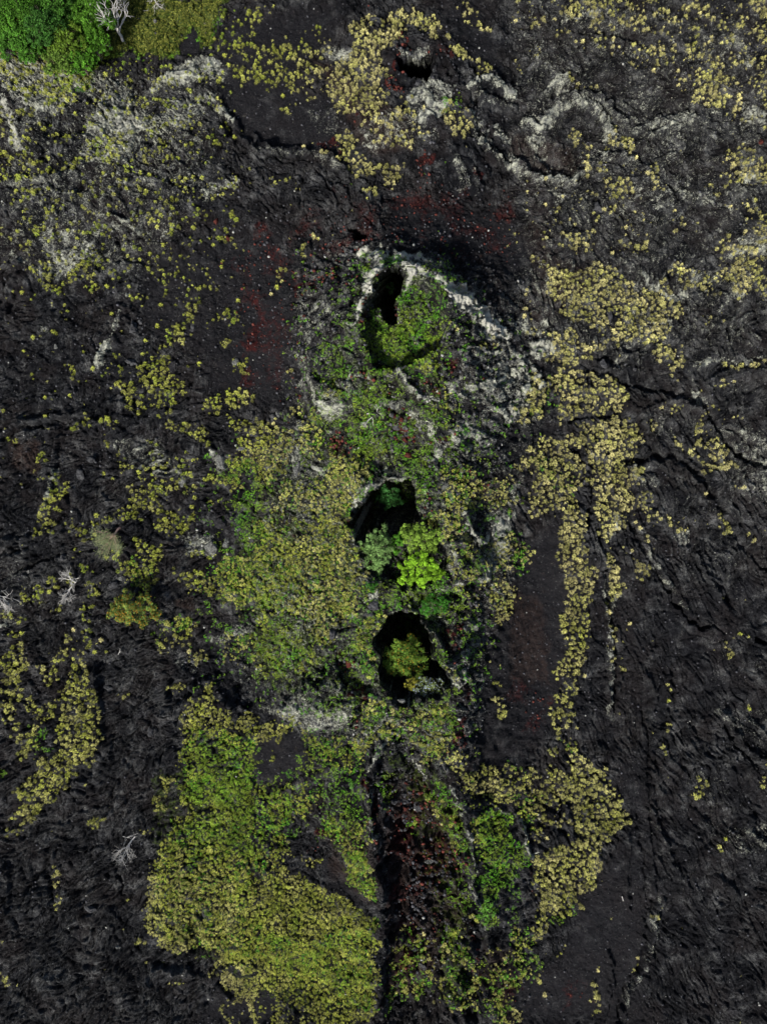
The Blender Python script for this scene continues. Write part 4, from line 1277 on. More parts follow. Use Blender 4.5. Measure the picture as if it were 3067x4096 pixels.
def gz(x, y):
    """fast height lookup on the built ground"""
    i = np.clip(np.searchsorted(ax, x) - 1, 0, nxg - 2); j = np.clip(np.searchsorted(ay, y) - 1, 0, nyg - 2)
    fx = np.clip((x - ax[i]) / (ax[i + 1] - ax[i]), 0, 1); fy = np.clip((y - ay[j]) / (ay[j + 1] - ay[j]), 0, 1)
    return (Zg[j, i] * (1 - fx) + Zg[j, i + 1] * fx) * (1 - fy) + (Zg[j + 1, i] * (1 - fx) + Zg[j + 1, i + 1] * fx) * fy
# ------------------------------------------------ leaf and blade materials (colour from each plant's own tint)
def leafmat(name, rough=.7, trans=.25, var=.25):
    b = NB(name); r, gg, bb, col = b.attr('tint')
    x = b.n('ShaderNodeHueSaturation'); b.put(x.inputs['Color'], col); b.put(x.inputs['Value'], b.ramp(b.noise(.7, 4, .6), .3, .7, 1 - var, 1 + var))
    m = b.done(x.outputs[0], rough)
    t = b.n('ShaderNodeBsdfTranslucent'); b.t.links.new(x.outputs[0], t.inputs[0])
    ms = b.n('ShaderNodeMixShader'); ms.inputs[0].default_value = trans
    b.t.links.new(b.b.outputs[0], ms.inputs[1]); b.t.links.new(t.outputs[0], ms.inputs[2])
    b.t.links.new(ms.outputs[0], b.t.nodes['Material Output'].inputs[0])
    return m
M_GRASS = leafmat('dry_grass', .8, .10); M_LEAF = leafmat('foliage', .6, .16)
def barkmat(name, c1, c2):
    b = NB(name); n_ = b.noise(3, 6, .7)
    return b.done(b.mix(b.ramp(n_, .35, .65), c1, c2), .85, b.bump(n_, .08))
M_DEAD = barkmat('bleached_wood', (.26, .25, .23), (.52, .50, .47)); M_BARK = barkmat('bark', (.06, .045, .035), (.16, .13, .11))
M_PINK = barkmat('weathered_log', (.26, .15, .12), (.42, .30, .25))

# ------------------------------------------------ grass tufts and low green plants
def tuft_template(nb, r, h, wid, rise=.4):
    """a fountain of fine blades, arching outward; each blade a slim diamond"""
    V = []; F = []
    for i in range(nb):
        a = rng.random() * 6.283; q = rng.random() ** .7; L = r * (.25 + .75 * q) * rng.uniform(.7, 1.25)
        hh = h * (1.05 - .65 * q) * rng.uniform(.6, 1.25); b0 = rng.uniform(0, .22) * r
        dx, dy = math.cos(a), math.sin(a); px, py = -dy, dx; ww = wid * rng.uniform(.6, 1.4)
        bx, by = dx * b0, dy * b0; m = .5 * L; n = len(V)
        V += [(bx, by, 0), (bx * .5 + dx * m + px * ww * .5, by * .5 + dy * m + py * ww * .5, hh), (bx * .5 + dx * m - px * ww * .5, by * .5 + dy * m - py * ww * .5, hh),
              (dx * L, dy * L, hh * (1.05 - .6 * q))]
        F += [(n, n + 1, n + 2), (n + 1, n + 3, n + 2)]
    return np.array(V, np.float32), np.array(F, np.int32)
def leafy_template(nl, r, h, s):
    V = []; F = []
    for i in range(nl):
        a = rng.random() * 6.283; q = math.sqrt(rng.random()) * r; c = np.array([math.cos(a) * q, math.sin(a) * q, h * rng.uniform(.2, 1) * (1 - .5 * (q / r) ** 2)])
        t = rng.normal(size=3); t[2] *= .4; t /= np.linalg.norm(t); u = np.cross(t, [rng.normal() * .5, rng.normal() * .5, 1]); u /= np.linalg.norm(u) + 1e-9
        ss = s * rng.uniform(.6, 1.3); n = len(V)
        V += [c - t * ss, c + u * ss * .5, c + t * ss, c - u * ss * .5]; F += [(n, n + 1, n + 2), (n, n + 2, n + 3)]
    return np.array(V, np.float32), np.array(F, np.int32)
def scatter(name, temps, X, Y, Z, SC, ROT, COL, label, cat, lean=None, base=None):
    ux, uy = undercut(X, Y); X = X + ux; Y = Y + uy
    Vs, Fs, Cs, off = [], [], [], 0
    tid = rng.integers(0, len(temps), len(X))
    for t, (V, F) in enumerate(temps):
        idx = np.where(tid == t)[0]
        if not len(idx): continue
        c, s = np.cos(ROT[idx]), np.sin(ROT[idx]); sc_ = SC[idx]
        vx = (V[None, :, 0] * c[:, None] - V[None, :, 1] * s[:, None]) * sc_[:, None]
        vy = (V[None, :, 0] * s[:, None] + V[None, :, 1] * c[:, None]) * sc_[:, None]
        vz = V[None, :, 2] * sc_[:, None]
        W = np.stack([vx + X[idx][:, None], vy + Y[idx][:, None], vz + Z[idx][:, None]], -1)
        if lean is not None: W[:, :, 0] += vz * lean[0]; W[:, :, 1] += vz * lean[1]
        nv = len(V)
        Fs.append((F[None] + (np.arange(len(idx)) * nv)[:, None, None] + off).reshape(-1, 3)); off += nv * len(idx)
        col = np.repeat(COL[idx][:, None, :], nv, 1) * rng.uniform(.75, 1.25, (len(idx), nv, 1))
        if base is not None:      # blade feet are green-brown, and darkened to paint shade into the tuft
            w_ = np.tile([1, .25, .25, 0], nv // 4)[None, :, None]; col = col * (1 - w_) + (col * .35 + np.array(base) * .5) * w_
        Vs.append(W.reshape(-1, 3)); Cs.append(col.reshape(-1, 3))
    return tag(mesh_np(name, np.concatenate(Vs), np.concatenate(Fs), M_GRASS, 3, {'tint': np.concatenate(Cs)}), label, cat, kind='stuff')
def candidates(sp, jit=.48):
    x, y = np.meshgrid(np.arange(-84, 84, sp), np.arange(-108, 108, sp)); y = y.copy(); y[:, ::2] += sp / 2
    x = x.ravel() + rng.uniform(-jit, jit, x.size) * sp; y = y.ravel() + rng.uniform(-jit, jit, y.size) * sp
    return x, y
def slope(x, y): return np.hypot(gz(x + .4, y) - gz(x - .4, y), gz(x, y + .4) - gz(x, y - .4)) / .8
def density(k, x, y, big, clump):
    px, py = plan(x, y); px, py = warp(px, py, 1.1, 3.0); px, py = warp(px, py, .5, .9)
    d = np.clip(samp(k, px, py), 0, 1)
    n = .5 + .5 * fbm(x / big, y / big, 3, (61, 19 if k == 'g' else 77), .6) * 1.3
    return d + (n - .5) * clump * 4 * d * (1 - d), d
STRAW = np.array([.66, .60, .26]); OLIVE = np.array([.46, .49, .085]); GREEN = np.array([.19, .37, .03])
gt = [tuft_template(int(rng.integers(32, 52)), .54, rng.uniform(.6, 1.0), .042) for _ in range(9)]
def grass_spots(sp, jit, fine):
    x, y = candidates(sp, jit)
    p, d = density('g', x, y, 2.6, 1.25)
    f = samp('f', *warp(*plan(x, y), 1.5, 4)) > .5
    ok = (rng.random(len(x)) < np.clip(p * 1.5 - .07, 0, 1)) & (slope(x, y) < 5) & (f == fine)
    return x[ok], y[ok], d[ok], np.full(ok.sum(), .72 if fine else 1.)
xa, xb = grass_spots(.80, .40, False), grass_spots(.54, .42, True)
x, y, d, fs = (np.concatenate(q) for q in zip(xa, xb))
px_, py_ = plan(x, y); o_ = np.clip(samp('o', px_, py_) + .35 * fbm(x / 3, y / 3, 2, (9, 2)), 0, 1.2)
vv = samp('v', px_, py_)
o_ = o_ + .35 * vv
col = STRAW[None] * (1 - np.clip(o_ * 1.6, 0, 1))[:, None] + OLIVE[None] * np.clip(o_ * 1.6, 0, 1)[:, None]
col = col + (GREEN - OLIVE)[None] * (np.clip(o_ - .62, 0, .5) * 1.6)[:, None]
col = col * (.85 + .45 * fbm(x / 5, y / 5, 3, (31, 8)))[:, None] * rng.uniform(.5, 1.35, (len(x), 1))
scs = rng.uniform(.6, 1.25, len(x)) * (.85 + .2 * d) * fs
# tufts that stand alone become things of their own
cellx = (x // 1.6).astype(int); celly = (y // 1.6).astype(int)
from collections import defaultdict
bk = defaultdict(list)
for i in range(len(x)): bk[(cellx[i], celly[i])].append(i)
alone = []
for i in range(len(x)):
    if abs(x[i]) > 70 or abs(y[i]) > 94 or scs[i] < .8: continue
    near = False
    for a in (-1, 0, 1):
        for c_ in (-1, 0, 1):
            for j in bk.get((cellx[i] + a, celly[i] + c_), ()):
                if j != i and (x[i] - x[j]) ** 2 + (y[i] - y[j]) ** 2 < 1.3 ** 2: near = True; break
            if near: break
        if near: break
    if not near: alone.append(i)
alone = sorted(alone, key=lambda i: -scs[i])[:220]
keep = np.ones(len(x), bool); keep[alone] = False
print('tufts', len(x), 'alone', len(alone))
zt = gz(x, y) - .04
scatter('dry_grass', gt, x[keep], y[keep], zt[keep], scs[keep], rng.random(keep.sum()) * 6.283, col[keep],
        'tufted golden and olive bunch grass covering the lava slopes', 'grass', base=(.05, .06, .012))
# the youngest tufts between them
x2, y2 = candidates(.62); p2, d2 = density('g', x2, y2, 2.2, 1.0)
ok2 = (rng.random(len(x2)) < np.clip(p2 * .4 + .001, 0, .35)) & (slope(x2, y2) < 5); x2, y2 = x2[ok2], y2[ok2]
o2 = np.clip(samp('o', *plan(x2, y2)), 0, 1)[:, None]
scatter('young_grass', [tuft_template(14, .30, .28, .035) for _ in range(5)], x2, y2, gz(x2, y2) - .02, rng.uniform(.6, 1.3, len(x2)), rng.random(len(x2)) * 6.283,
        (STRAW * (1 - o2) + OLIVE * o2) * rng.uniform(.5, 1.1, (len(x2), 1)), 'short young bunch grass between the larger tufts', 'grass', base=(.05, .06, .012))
protos = []
for t, (V, F) in enumerate(gt[:4]):
    for cn, cs in (('straw', STRAW), ('olive', OLIVE)):
        me = None
        o = mesh_np('grass_tuft', V, F, M_GRASS, 3, {'tint': np.repeat(cs[None], len(V), 0) * rng.uniform(.8, 1.2, (len(V), 1))})
        protos.append((o, cn)); 
used = set()
for n_, i in enumerate(alone):
    cn = 'olive' if o_[i] > .35 else 'straw'
    cand = [q for q, (o, c) in enumerate(protos) if c == cn]; q = cand[n_ % len(cand)]
    o = protos[q][0]
    if q in used: o = o.copy(); C.objects.link(o)
    used.add(q)
    o.location = (x[i], y[i], zt[i]); o.scale = (scs[i] * 1.12,) * 3; o.rotation_euler = (0, 0, random.random() * 6.28)
    if cn == 'olive': tag(o, 'small olive green grass tuft growing alone on bare dark lava', 'grass tuft', 'lone olive grass tufts')
    else: tag(o, 'small pale straw coloured grass tuft growing alone on bare dark lava', 'grass tuft', 'lone straw coloured grass tufts')
for q, (o, c) in enumerate(protos):
    if q not in used: D.objects.remove(o)
# low green plants
vt = [leafy_template(15, .30, .24, .09) for _ in range(6)]
x, y = candidates(.38)
p, d = density('v', x, y, 1.9, 1.1)
ok = (rng.random(len(x)) < np.clip(p * 1.1 - .08, 0, 1)) & (slope(x, y) < 14)
x, y, d = x[ok], y[ok], d[ok]
px_, py_ = plan(x, y)
f = np.clip(.5 + .9 * fbm(x / 4, y / 4, 3, (4, 40)), 0, 1)[:, None]
col = np.array([[.09, .26, .018]]) * f + np.array([[.16, .23, .028]]) * (1 - f)
mead = samp('m', px_, py_)[:, None] * (py_ > 60)[:, None] * (px_ < 0)[:, None]
col = col * (1 - mead) + np.array([[.17, .18, .035]]) * mead
col = col * rng.uniform(.6, 1.35, (len(x), 1))
scatter('green_ground_cover', vt, x, y, gz(x, y) - .02, rng.uniform(.55, 1.2, len(x)), rng.random(len(x)) * 6.283, col,
        'bright green ferns and herbs carpeting the hollows and meadow', 'ground cover')
print('green', len(x))
# ------------------------------------------------ rocks
def rockmat(name, c1, c2, lich, lcol=(.42, .43, .37)):
    b = NB(name); n1 = b.noise(2.2, 6, .7); n2 = b.noise(7, 5, .7)
    col = b.mix(b.ramp(n1, .35, .65), c1, c2)
    col = b.mix(b.ramp(n2, .62 - lich * .35, .78 - lich * .35, 0, .9), col, lcol)
    return b.done(col, .9, b.bump(n2, .08, 1, b.bump(n1, .2)))
M_ROCK = {'pale': rockmat('lichen_rock', (.02, .02, .022), (.10, .10, .098), .34, (.34, .35, .29)),
          'grey': rockmat('grey_rock', (.012, .012, .014), (.06, .06, .063), .16, (.26, .27, .25)),
          'dark': rockmat('dark_rock', (.006, .006, .007), (.03, .029, .031), .08, (.15, .15, .15)),
          'red': rockmat('red_rock', (.022, .007, .006), (.085, .024, .018), .04, (.25, .14, .11))}
import bmesh
def rock_mesh(kind, sub=3, seed=0):
    bm = bmesh.new(); bmesh.ops.create_icosphere(bm, subdivisions=sub, radius=1)
    rs = np.random.default_rng(100 + seed)
    planes = [(v / np.linalg.norm(v), rs.uniform(.5, .85)) for v in rs.normal(size=(11, 3))]
    for v in bm.verts:
        p = np.array(v.co)
        for n_, d_ in planes:
            t = p @ n_
            if t > d_: p = p - n_ * (t - d_) * .97
        p = p * (1 + .16 * float(fbm(np.array([p[0] * 1.7 + seed]), np.array([p[1] * 1.7 + p[2] * 1.3]), 3)[0]))
        v.co = p
    me = D.meshes.new('boulder'); bm.to_mesh(me); bm.free(); me.materials.append(M_ROCK[kind]); return me
ROCKS = [l.split('|') for l in '''
22|490,1062|26,34|grey|grey egg-shaped boulder alone on black cinder beside the long golden grass strip
01|862,470|40,58|grey|large grey angular boulder on bare lava north of the left grass slope
01|855,690|56,36|grey|flat cracked grey boulder at the top of the left golden grass patch
01|1125,715|36,44|dark|dark boulder, left of the pair among the golden grass
01|1180,690|32,46|dark|dark boulder, right of the pair among the golden grass
01|1245,460|26,34|grey|grey rounded rock beside the narrow upper golden grass strip
01|910,425|22,20|grey|small brownish rock just above the large grey angular boulder
01|1530,690|28,36|pale|pale square rock at the edge of the red cinder field
01|1435,1335|52,74|pale|tall pale lichen-crusted boulder in the green grass left of the ridge
01|1560,1245|40,20|pale|pale flat rock above the tall lichen-crusted boulder
01|1185,1465|34,62|pale|pale slanted slab rock beside a clump of golden grass
01|360,590|14,28|pale|small bright upright rock on the far left ropy lava
01|520,1415|34,60|grey|long grey slab rock leaning down the left lava slope
01|590,1315|40,30|grey|grey rock at the head of a grass clump in the left lava slope
02|703,1140|40,34|grey|brown boulder with one white corner on the dark lava strip
02|970,1430|26,34|grey|greyish boulder low in the dark strip between two grass slopes
02|1372,225|58,66|pale|big lichen-streaked boulder in the cluster left of the green slope
02|1465,205|34,52|pale|narrow lichen-streaked boulder at the right of the cluster
02|1425,75|54,44|dark|black knobbly boulder above the lichen-streaked cluster
02|1635,180|22,52|grey|long dark boulder with a pale side in bright green plants
02|730,475|40,34|grey|grey boulder above the lone round tree
02|775,435|28,18|pale|pale small slab rock near the lone round tree
02|405,300|24,30|grey|grey rock left of the leaning feathery tree
02|1090,1185|24,30|dark|dark rock in the grass clump at the hollow's rim
11|143,1035|36,46|pale|pale upright boulder at the top of the central left grass slope
11|250,1165|34,26|grey|grey rock in olive grass left of the red soil patch
11|270,1385|32,60|pale|tall pale-headed rock in the olive grass left of the middle pit
11|212,905|22,36|grey|grey rock below the red cinder slope
11|30,1205|26,24|pale|small pale rock in golden grass left of the tall rocks
11|885,972|28,22|pale|white-topped rock in the gully below the main crater
11|1105,440|34,26|pale|pale rock lying on the green crater floor
11|920,1110|34,22|grey|first grey rock of the line down the gully's right side
11|985,1290|30,26|red|reddish rock at the lower end of the gully
11|888,1255|14,18|pale|small white rock in the green gully floor
12|500,800|42,38|grey|grey boulder with white lower rim left of the lower pit
12|768,610|40,34|grey|grey boulder with pale top between the two lower pits
12|1195,570|20,16|grey|small grey rock in the dark green hollow right of the lower pit
12|600,985|26,30|red|red rock in the trough left of the lower pit
12|945,1225|28,18|pale|pale rock at the southern lip of the lower pit
10|778,135|46,46|grey|big grey boulder in the golden grass left of the top cone
10|1052,535|30,20|grey|grey boulder blocking the south lip of the top cone's vent
10|1160,455|20,22|grey|round grey rock right of the top vent
10|770,1050|34,26|dark|dark rock above the golden grass below the top cone
10|545,415|20,32|grey|grey rock at the left edge of the upper grass slope
00|820,135|12,20|pale|small white rock beside the standing dead tree in the meadow
00|1003,128|18,16|pale|white rock in the middle of the green meadow
00|1480,1540|26,24|red|large dark red rock, lowest of the red rocks near the top left cinder edge
00|1400,1430|22,26|red|dark red rock, upper left of the red rocks near the cinder edge
20|1320,880|22,28|pale|pale upright rock on the upper right lava
20|1625,915|26,22|red|pinkish rock at the far right edge of the upper lava
20|560,1350|52,50|grey|grey triangular rock slab in the swirled upper right lava
21|805,735|18,16|grey|small grey rock between golden grass patches on the right
21|600,700|32,40|grey|grey rock on the dark lava below the upper right grass patch
21|565,935|22,34|dark|dark rock showing through the large golden grass patch
21|640,390|22,60|grey|long grey slab rock showing through the upper right grass field
13|1185,1245|22,14|pale|small bright white rock on the trench floor
13|1238,1052|16,26|pale|narrow pale rock standing in the trench
13|1125,612|40,22|pale|yellowish mossy boulder at the head of the trench rubble
13|1030,1180|36,24|grey|grey boulder lying alone low in the trench
13|1085,1290|30,34|grey|grey leaning boulder near the bottom of the trench
13|1055,245|34,44|grey|mossy grey boulder in the upper trench
13|970,215|34,24|grey|grey boulder at the left of the upper trench
03|580,920|52,26|grey|brownish flat rock on the dark lower left lava
03|765,1165|22,14|pale|small pale rock on the dark lower left lava
23|1440,1570|46,34|dark|dark rock slab at the lower right corner of the lava
'''.strip().split('\n')]
for i, (fr, uv, rr, kd, lab) in enumerate(ROCKS):
    u, v = map(float, uv.split(',')); a, c_ = [float(q) * scale(fr) * .88 for q in rr.split(',')]
    X, Y, Z = place(fr, u, v, .3)
    o = D.objects.new('boulder', rock_mesh(kd, 4, i)); C.objects.link(o)
    hz = .7 * min(a, c_) + .1
    o.scale = (a, c_, hz); o.location = (X, Y, Z + hz * .05); o.rotation_euler = (0, 0, random.uniform(-.25, .25))
    tag(o, lab, 'boulder')
# rubble: the larger blocks one by one, the rest as scree
pro = {k: [rock_mesh(k, 2, 70 + j) for j in range(4)] for k in M_ROCK}
def block_field(n, fr, poly, kinds, r0, r1, label, group):
    P = np.array(poly, float); lo, hi = P.min(0), P.max(0); c_ = 0
    while c_ < n:
        u, v = rng.uniform(lo[0], hi[0]), rng.uniform(lo[1], hi[1])
        ins = False
        for a in range(len(P)):
            p_, q_ = P[a], P[(a + 1) % len(P)]
            if (p_[1] > v) != (q_[1] > v) and u < p_[0] + (v - p_[1]) * (q_[0] - p_[0]) / (q_[1] - p_[1]): ins = not ins
        if not ins: continue
        c_ += 1
        X, Y = unit(fr, u, v); k = (H - float(gz(np.array([X]), np.array([Y]))[0])) / H; X *= k; Y *= k
        Z = float(gz(np.array([X]), np.array([Y]))[0]); r_ = rng.uniform(r0, r1)
        kd = kinds[rng.integers(0, len(kinds))]
        o = D.objects.new('rubble_block', pro[kd][rng.integers(0, 4)]); C.objects.link(o)
        o.location = (X, Y, Z + r_ * .3); o.scale = (r_, r_ * rng.uniform(.6, 1.1), r_ * rng.uniform(.5, .9)); o.rotation_euler = (rng.uniform(-.4, .4), rng.uniform(-.4, .4), rng.random() * 6.28)
        tag(o, label, 'rock', group)
block_field(110, '13', [(1000, 600), (1150, 560), (1300, 700), (1300, 900), (1200, 1150), (1000, 1200), (880, 1000), (940, 780)], ['grey', 'dark', 'dark', 'grey'], .2, .55,
            'angular block in the grey rubble heap on the trench floor', 'rubble blocks in the trench')
block_field(40, '13', [(830, 30), (960, 30), (1000, 180), (980, 400), (860, 330)], ['grey', 'red', 'dark'], .25, .6,
            'angular block in the rubble at the narrow upper end of the trench', 'rubble blocks at the head of the trench')
block_field(40, '11', [(860, 780), (960, 950), (1080, 1100), (1150, 1220), (950, 1230), (870, 1080), (840, 900)], ['grey', 'red', 'pale'], .25, .65,
            'angular block lying in the green gully below the main crater', 'rubble blocks in the gully')
block_field(45, '10', [(830, 480), (960, 500), (1000, 600), (900, 620), (830, 560)], ['red', 'dark', 'red'], .18, .42,
            'small reddish block on the scree below the top vent', 'red blocks by the top vent')
def scree(name, pts, label):
    Vs, Fs, off, Cs = [], [], 0, []
    base = []
    for j in range(5):
        bm = bmesh.new(); bmesh.ops.create_icosphere(bm, subdivisions=1, radius=1)
        for v in bm.verts: v.co *= rng.uniform(.65, 1.15)
        base.append((np.array([v.co[:] for v in bm.verts]), np.array([[q.index for q in f_.verts] for f_ in bm.faces]))); bm.free()
    for (X, Y, r_, c_) in pts:
        V, F = base[rng.integers(0, 5)]; a = rng.random() * 6.28
        Vr = V * [r_, r_ * rng.uniform(.6, 1), r_ * .75]; W = np.stack([Vr[:, 0] * math.cos(a) - Vr[:, 1] * math.sin(a) + X, Vr[:, 0] * math.sin(a) + Vr[:, 1] * math.cos(a) + Y, Vr[:, 2]], 1)
        W[:, 2] += float(c_[3]) + r_ * .2
        Vs.append(W); Fs.append(F + off); off += len(V); Cs.append(np.repeat(np.array(c_[:3])[None], len(V), 0))
    tag(mesh_np(name, np.concatenate(Vs), np.concatenate(Fs), M_SCREE, 3, {'tint': np.concatenate(Cs)}), label, 'scree', kind='stuff')
b = NB('scree_rock'); _a, _b, _c2, col = b.attr('tint'); n2 = b.noise(9, 5, .7)
M_SCREE = b.done(b.mix(b.ramp(n2, .5, .75, 0, .35), col, (.2, .19, .18)), .9, b.bump(n2, .06))
x, y = candidates(.62); px_, py_ = plan(x, y); wx_, wy_ = warp(px_, py_, .9, 3)
rr_ = samp('r', wx_, wy_); ee_ = samp('e', wx_, wy_); kk_ = samp('k', wx_, wy_)
zz = gz(x, y)
pr = np.clip(rr_ * .45 + ee_ * .14 + .03 + .02 * kk_, 0, .8) * (.5 + 1.2 * np.clip(.5 + fbm(x / 5, y / 5, 3, (21, 4)), 0, 1))
ok = rng.random(len(x)) < pr
pts = []
for i in np.where(ok)[0]:
    red = rng.random() < rr_[i] * .9
    q = rng.random()
    c_ = np.array([.06, .016, .012]) * rng.uniform(.2, 1.9) if red else (np.array([.02, .02, .022]) * rng.uniform(.3, 3.5) if q < .97 else np.array([.25, .25, .23]))
    pts.append((x[i], y[i], rng.uniform(.10, .28) * (1 + .5 * ee_[i] + .6 * rr_[i] * rng.random()), (*c_, zz[i])))
print('scree', len(pts))
scree('scree', pts, 'loose red and black cinder stones scattered over the slopes')

# ------------------------------------------------ trees
def tube(paths, rad, seg=6):
    """paths: list of (list of points, r0, r1)"""
    Vs, Fs, off = [], [], 0
    for P, r0, r1 in paths:
        P = np.array(P, float); n_ = len(P); T = np.gradient(P, axis=0); T /= np.linalg.norm(T, axis=1)[:, None] + 1e-9
        up = np.array([.3, .2, 1.]); U = np.cross(T, up); bad = np.linalg.norm(U, axis=1) < .1; U[bad] = np.cross(T[bad], [1, 0, 0]); U /= np.linalg.norm(U, axis=1)[:, None]
        W = np.cross(T, U); rr = np.linspace(r0, r1, n_) * rad
        a = np.arange(seg) * 2 * math.pi / seg
        ring = P[:, None] + (U[:, None] * np.cos(a)[None, :, None] + W[:, None] * np.sin(a)[None, :, None]) * rr[:, None, None]
        V = ring.reshape(-1, 3); i = np.arange((n_ - 1) * seg); j = (i // seg) * seg + (i % seg + 1) % seg
        Fs.append(np.stack([i, j, j + seg, i + seg], 1) + off); Vs.append(V); off += len(V)
    return np.concatenate(Vs), np.concatenate(Fs)
def wiggle(p, q, n_, amp):
    p, q = np.array(p, float), np.array(q, float); t = np.linspace(0, 1, n_)[:, None]
    o = rng.normal(size=(n_, 3)) * amp * np.linalg.norm(q - p) * np.sin(t * math.pi) ; return p + (q - p) * t + o
def tree(name, top, rx, ry, ht, leafc, nl, leaf, label, cat='tree', lobes=9, bark=None, flat=.75, group=None, accents=None, base_z=None, sparse=0.):
    """top: world point of crown centre on plan; the trunk rises ht metres to the crown's top"""
    X, Y, Z = top
    if base_z is not None: Z = base_z
    root = empty(name, (X, Y, Z), label, cat, group)
    ch = min(ht * .8, flat * (rx + ry) * .6); cz = ht - ch * .55
    # lobes: clumps of foliage at the ends of limbs
    L = []
    for i in range(lobes):
        a = i * 2.399 + rng.uniform(-.3, .3); q = math.sqrt((i + .5) / lobes)
        rl = rng.uniform(.32, .48) * (1.15 - .3 * q) * min(rx, ry) * 1.15 * (10 / max(lobes, 8)) ** .22
        L.append((math.cos(a) * q * (rx - rl * .55), math.sin(a) * q * (ry - rl * .55), cz + ch * (.32 - .45 * q ** 1.5) + rng.uniform(-.35, .25) * ch * .3, rl))
    paths = [(wiggle((0, 0, -.3), (0, 0, cz * .55), 5, .05), .11 * (1 + ht * .12), .08 * (1 + ht * .1))]
    for (lx, ly, lz, rl) in L:
        p = wiggle((0, 0, cz * rng.uniform(.25, .55)), (lx, ly, lz), 6, .05); paths.append((p, .10, .03))
        for j in range(4):
            d = rng.normal(size=3); d /= np.linalg.norm(d); d[2] = abs(d[2])
            paths.append((wiggle(p[4], np.array((lx, ly, lz)) + d * rl * .95, 4, .06), .03, .012))
    V, F = tube(paths, 1.0); mesh_np('trunk', V, F, bark or M_BARK, 4, parent=root)
    nv = []; cs = []; c0 = np.array(leafc); SL = []; ST_ = []
    for (lx, ly, lz, rl) in L:
        q_ = []
        for j in range(10):
            dd = rng.normal(size=3); dd /= np.linalg.norm(dd); dd[2] = abs(dd[2]) * .9 - .1
            q_.append((lx + dd[0] * rl * .75, ly + dd[1] * rl * .75, lz + dd[2] * rl * .8 + rng.uniform(-.3, .3) * rl, rl * rng.uniform(.2, .38), rng.uniform(.6, 1.3)))
        SL.append(q_); ST_.append(rng.uniform(.8, 1.2))
    for i in range(nl):
        li = int(rng.random() ** .85 * len(L)) % len(L)
        d = rng.normal(size=3); d /= np.linalg.norm(d)
        if d[2] < -.35: d[2] *= -.6
        sb = SL[li][rng.integers(0, len(SL[li]))]
        rr = sb[3] * (.45 + .6 * rng.random() ** .6 + .16 * abs(rng.normal())) * (1 + sparse * rng.normal() * .8)
        c = np.array(sb[:3]) + d * rr * [1, 1, .7]
        nrm = d * .7 + [0, 0, .7] + rng.normal(size=3) * .45; nrm /= np.linalg.norm(nrm)
        t = np.cross(nrm, rng.normal(size=3)); t /= np.linalg.norm(t) + 1e-9; u = np.cross(nrm, t)
        s = leaf * rng.uniform(.6, 1.35)
        nv += [c - t * s, c + u * s * .55 + nrm * s * .1, c + t * s, c - u * s * .55 + nrm * s * .1]
        k = c0 * rng.uniform(.5, 1.5) * ST_[li] * sb[4]
        if accents is not None and rng.random() < accents[1] * (1.6 if (d[2] > 0) else .4): k = np.array(accents[0]) * rng.uniform(.7, 1.3)
        cs += [k] * 4
    F = np.arange(len(nv)).reshape(-1, 4)
    mesh_np('crown', np.array(nv), F, M_LEAF, 4, {'tint': np.array(cs)}, parent=root)
    return root
def at(fr, u, v, z): return place_z(fr, u, v, z)
def gtree(name, fr, u, v, ru, rv, ht, *a, **k):
    X, Y, Z = place(fr, u, v, ht * .7); kk = scale(fr) * (H - Z - ht * .7) / H
    return tree(name, (X, Y, Z), ru * kk, rv * kk, ht, *a, **k)
FG = 'trees of the dense grove in the top left corner'
for (u, v, r_, ht, c_, lab) in [
    (120, 90, 190, 8, (.045, .12, .012), 'deep green tree at the outer corner of the top left grove'),
    (350, 60, 170, 8.5, (.035, .095, .012), 'dark green tree in the middle of the grove at the picture top edge'),
    (590, 90, 170, 7.5, (.05, .125, .012), 'bright green tree of the grove beside the leafless white standing tree'),
    (120, 270, 140, 6.5, (.045, .125, .014), 'green tree on the left lower side of the top left grove'),
    (300, 190, 140, 8.5, (.03, .085, .014), 'darkest tree at the heart of the top left grove'),
    (430, 260, 130, 7.5, (.075, .13, .014), 'yellowish green tree near the centre of the top left grove'),
    (590, 270, 130, 6.5, (.05, .13, .012), 'leafy green tree on the right side of the grove facing the meadow'),
    (380, 400, 105, 5.5, (.075, .13, .02), 'paler green tree at the lower tip of the grove, left of its neighbour'),
    (520, 405, 100, 5.5, (.05, .135, .012), 'fresh green tree at the lowest right corner of the grove'),
    (200, 340, 90, 5, (.045, .12, .014), 'low green tree on the lower left edge of the grove above lichen rock'),
    (-60, 150, 150, 7, (.045, .12, .014), 'green tree cut by the left picture edge in the top left grove'),
    (240, -120, 190, 8, (.04, .11, .014), 'green tree mostly beyond the top edge of the grove')]:
    gtree('leafy_tree', '00', u, v, r_, r_, ht, c_, int(5200 * (r_ / 150) ** 2), .20, lab, lobes=15, group=FG)
gtree('leafy_tree', '02', 860, 640, 180, 128, 4.5, (.10, .15, .03), 9000, .13, 'lone round green tree with orange flecks on the left lava slope', lobes=15, accents=((.32, .16, .02), .12))
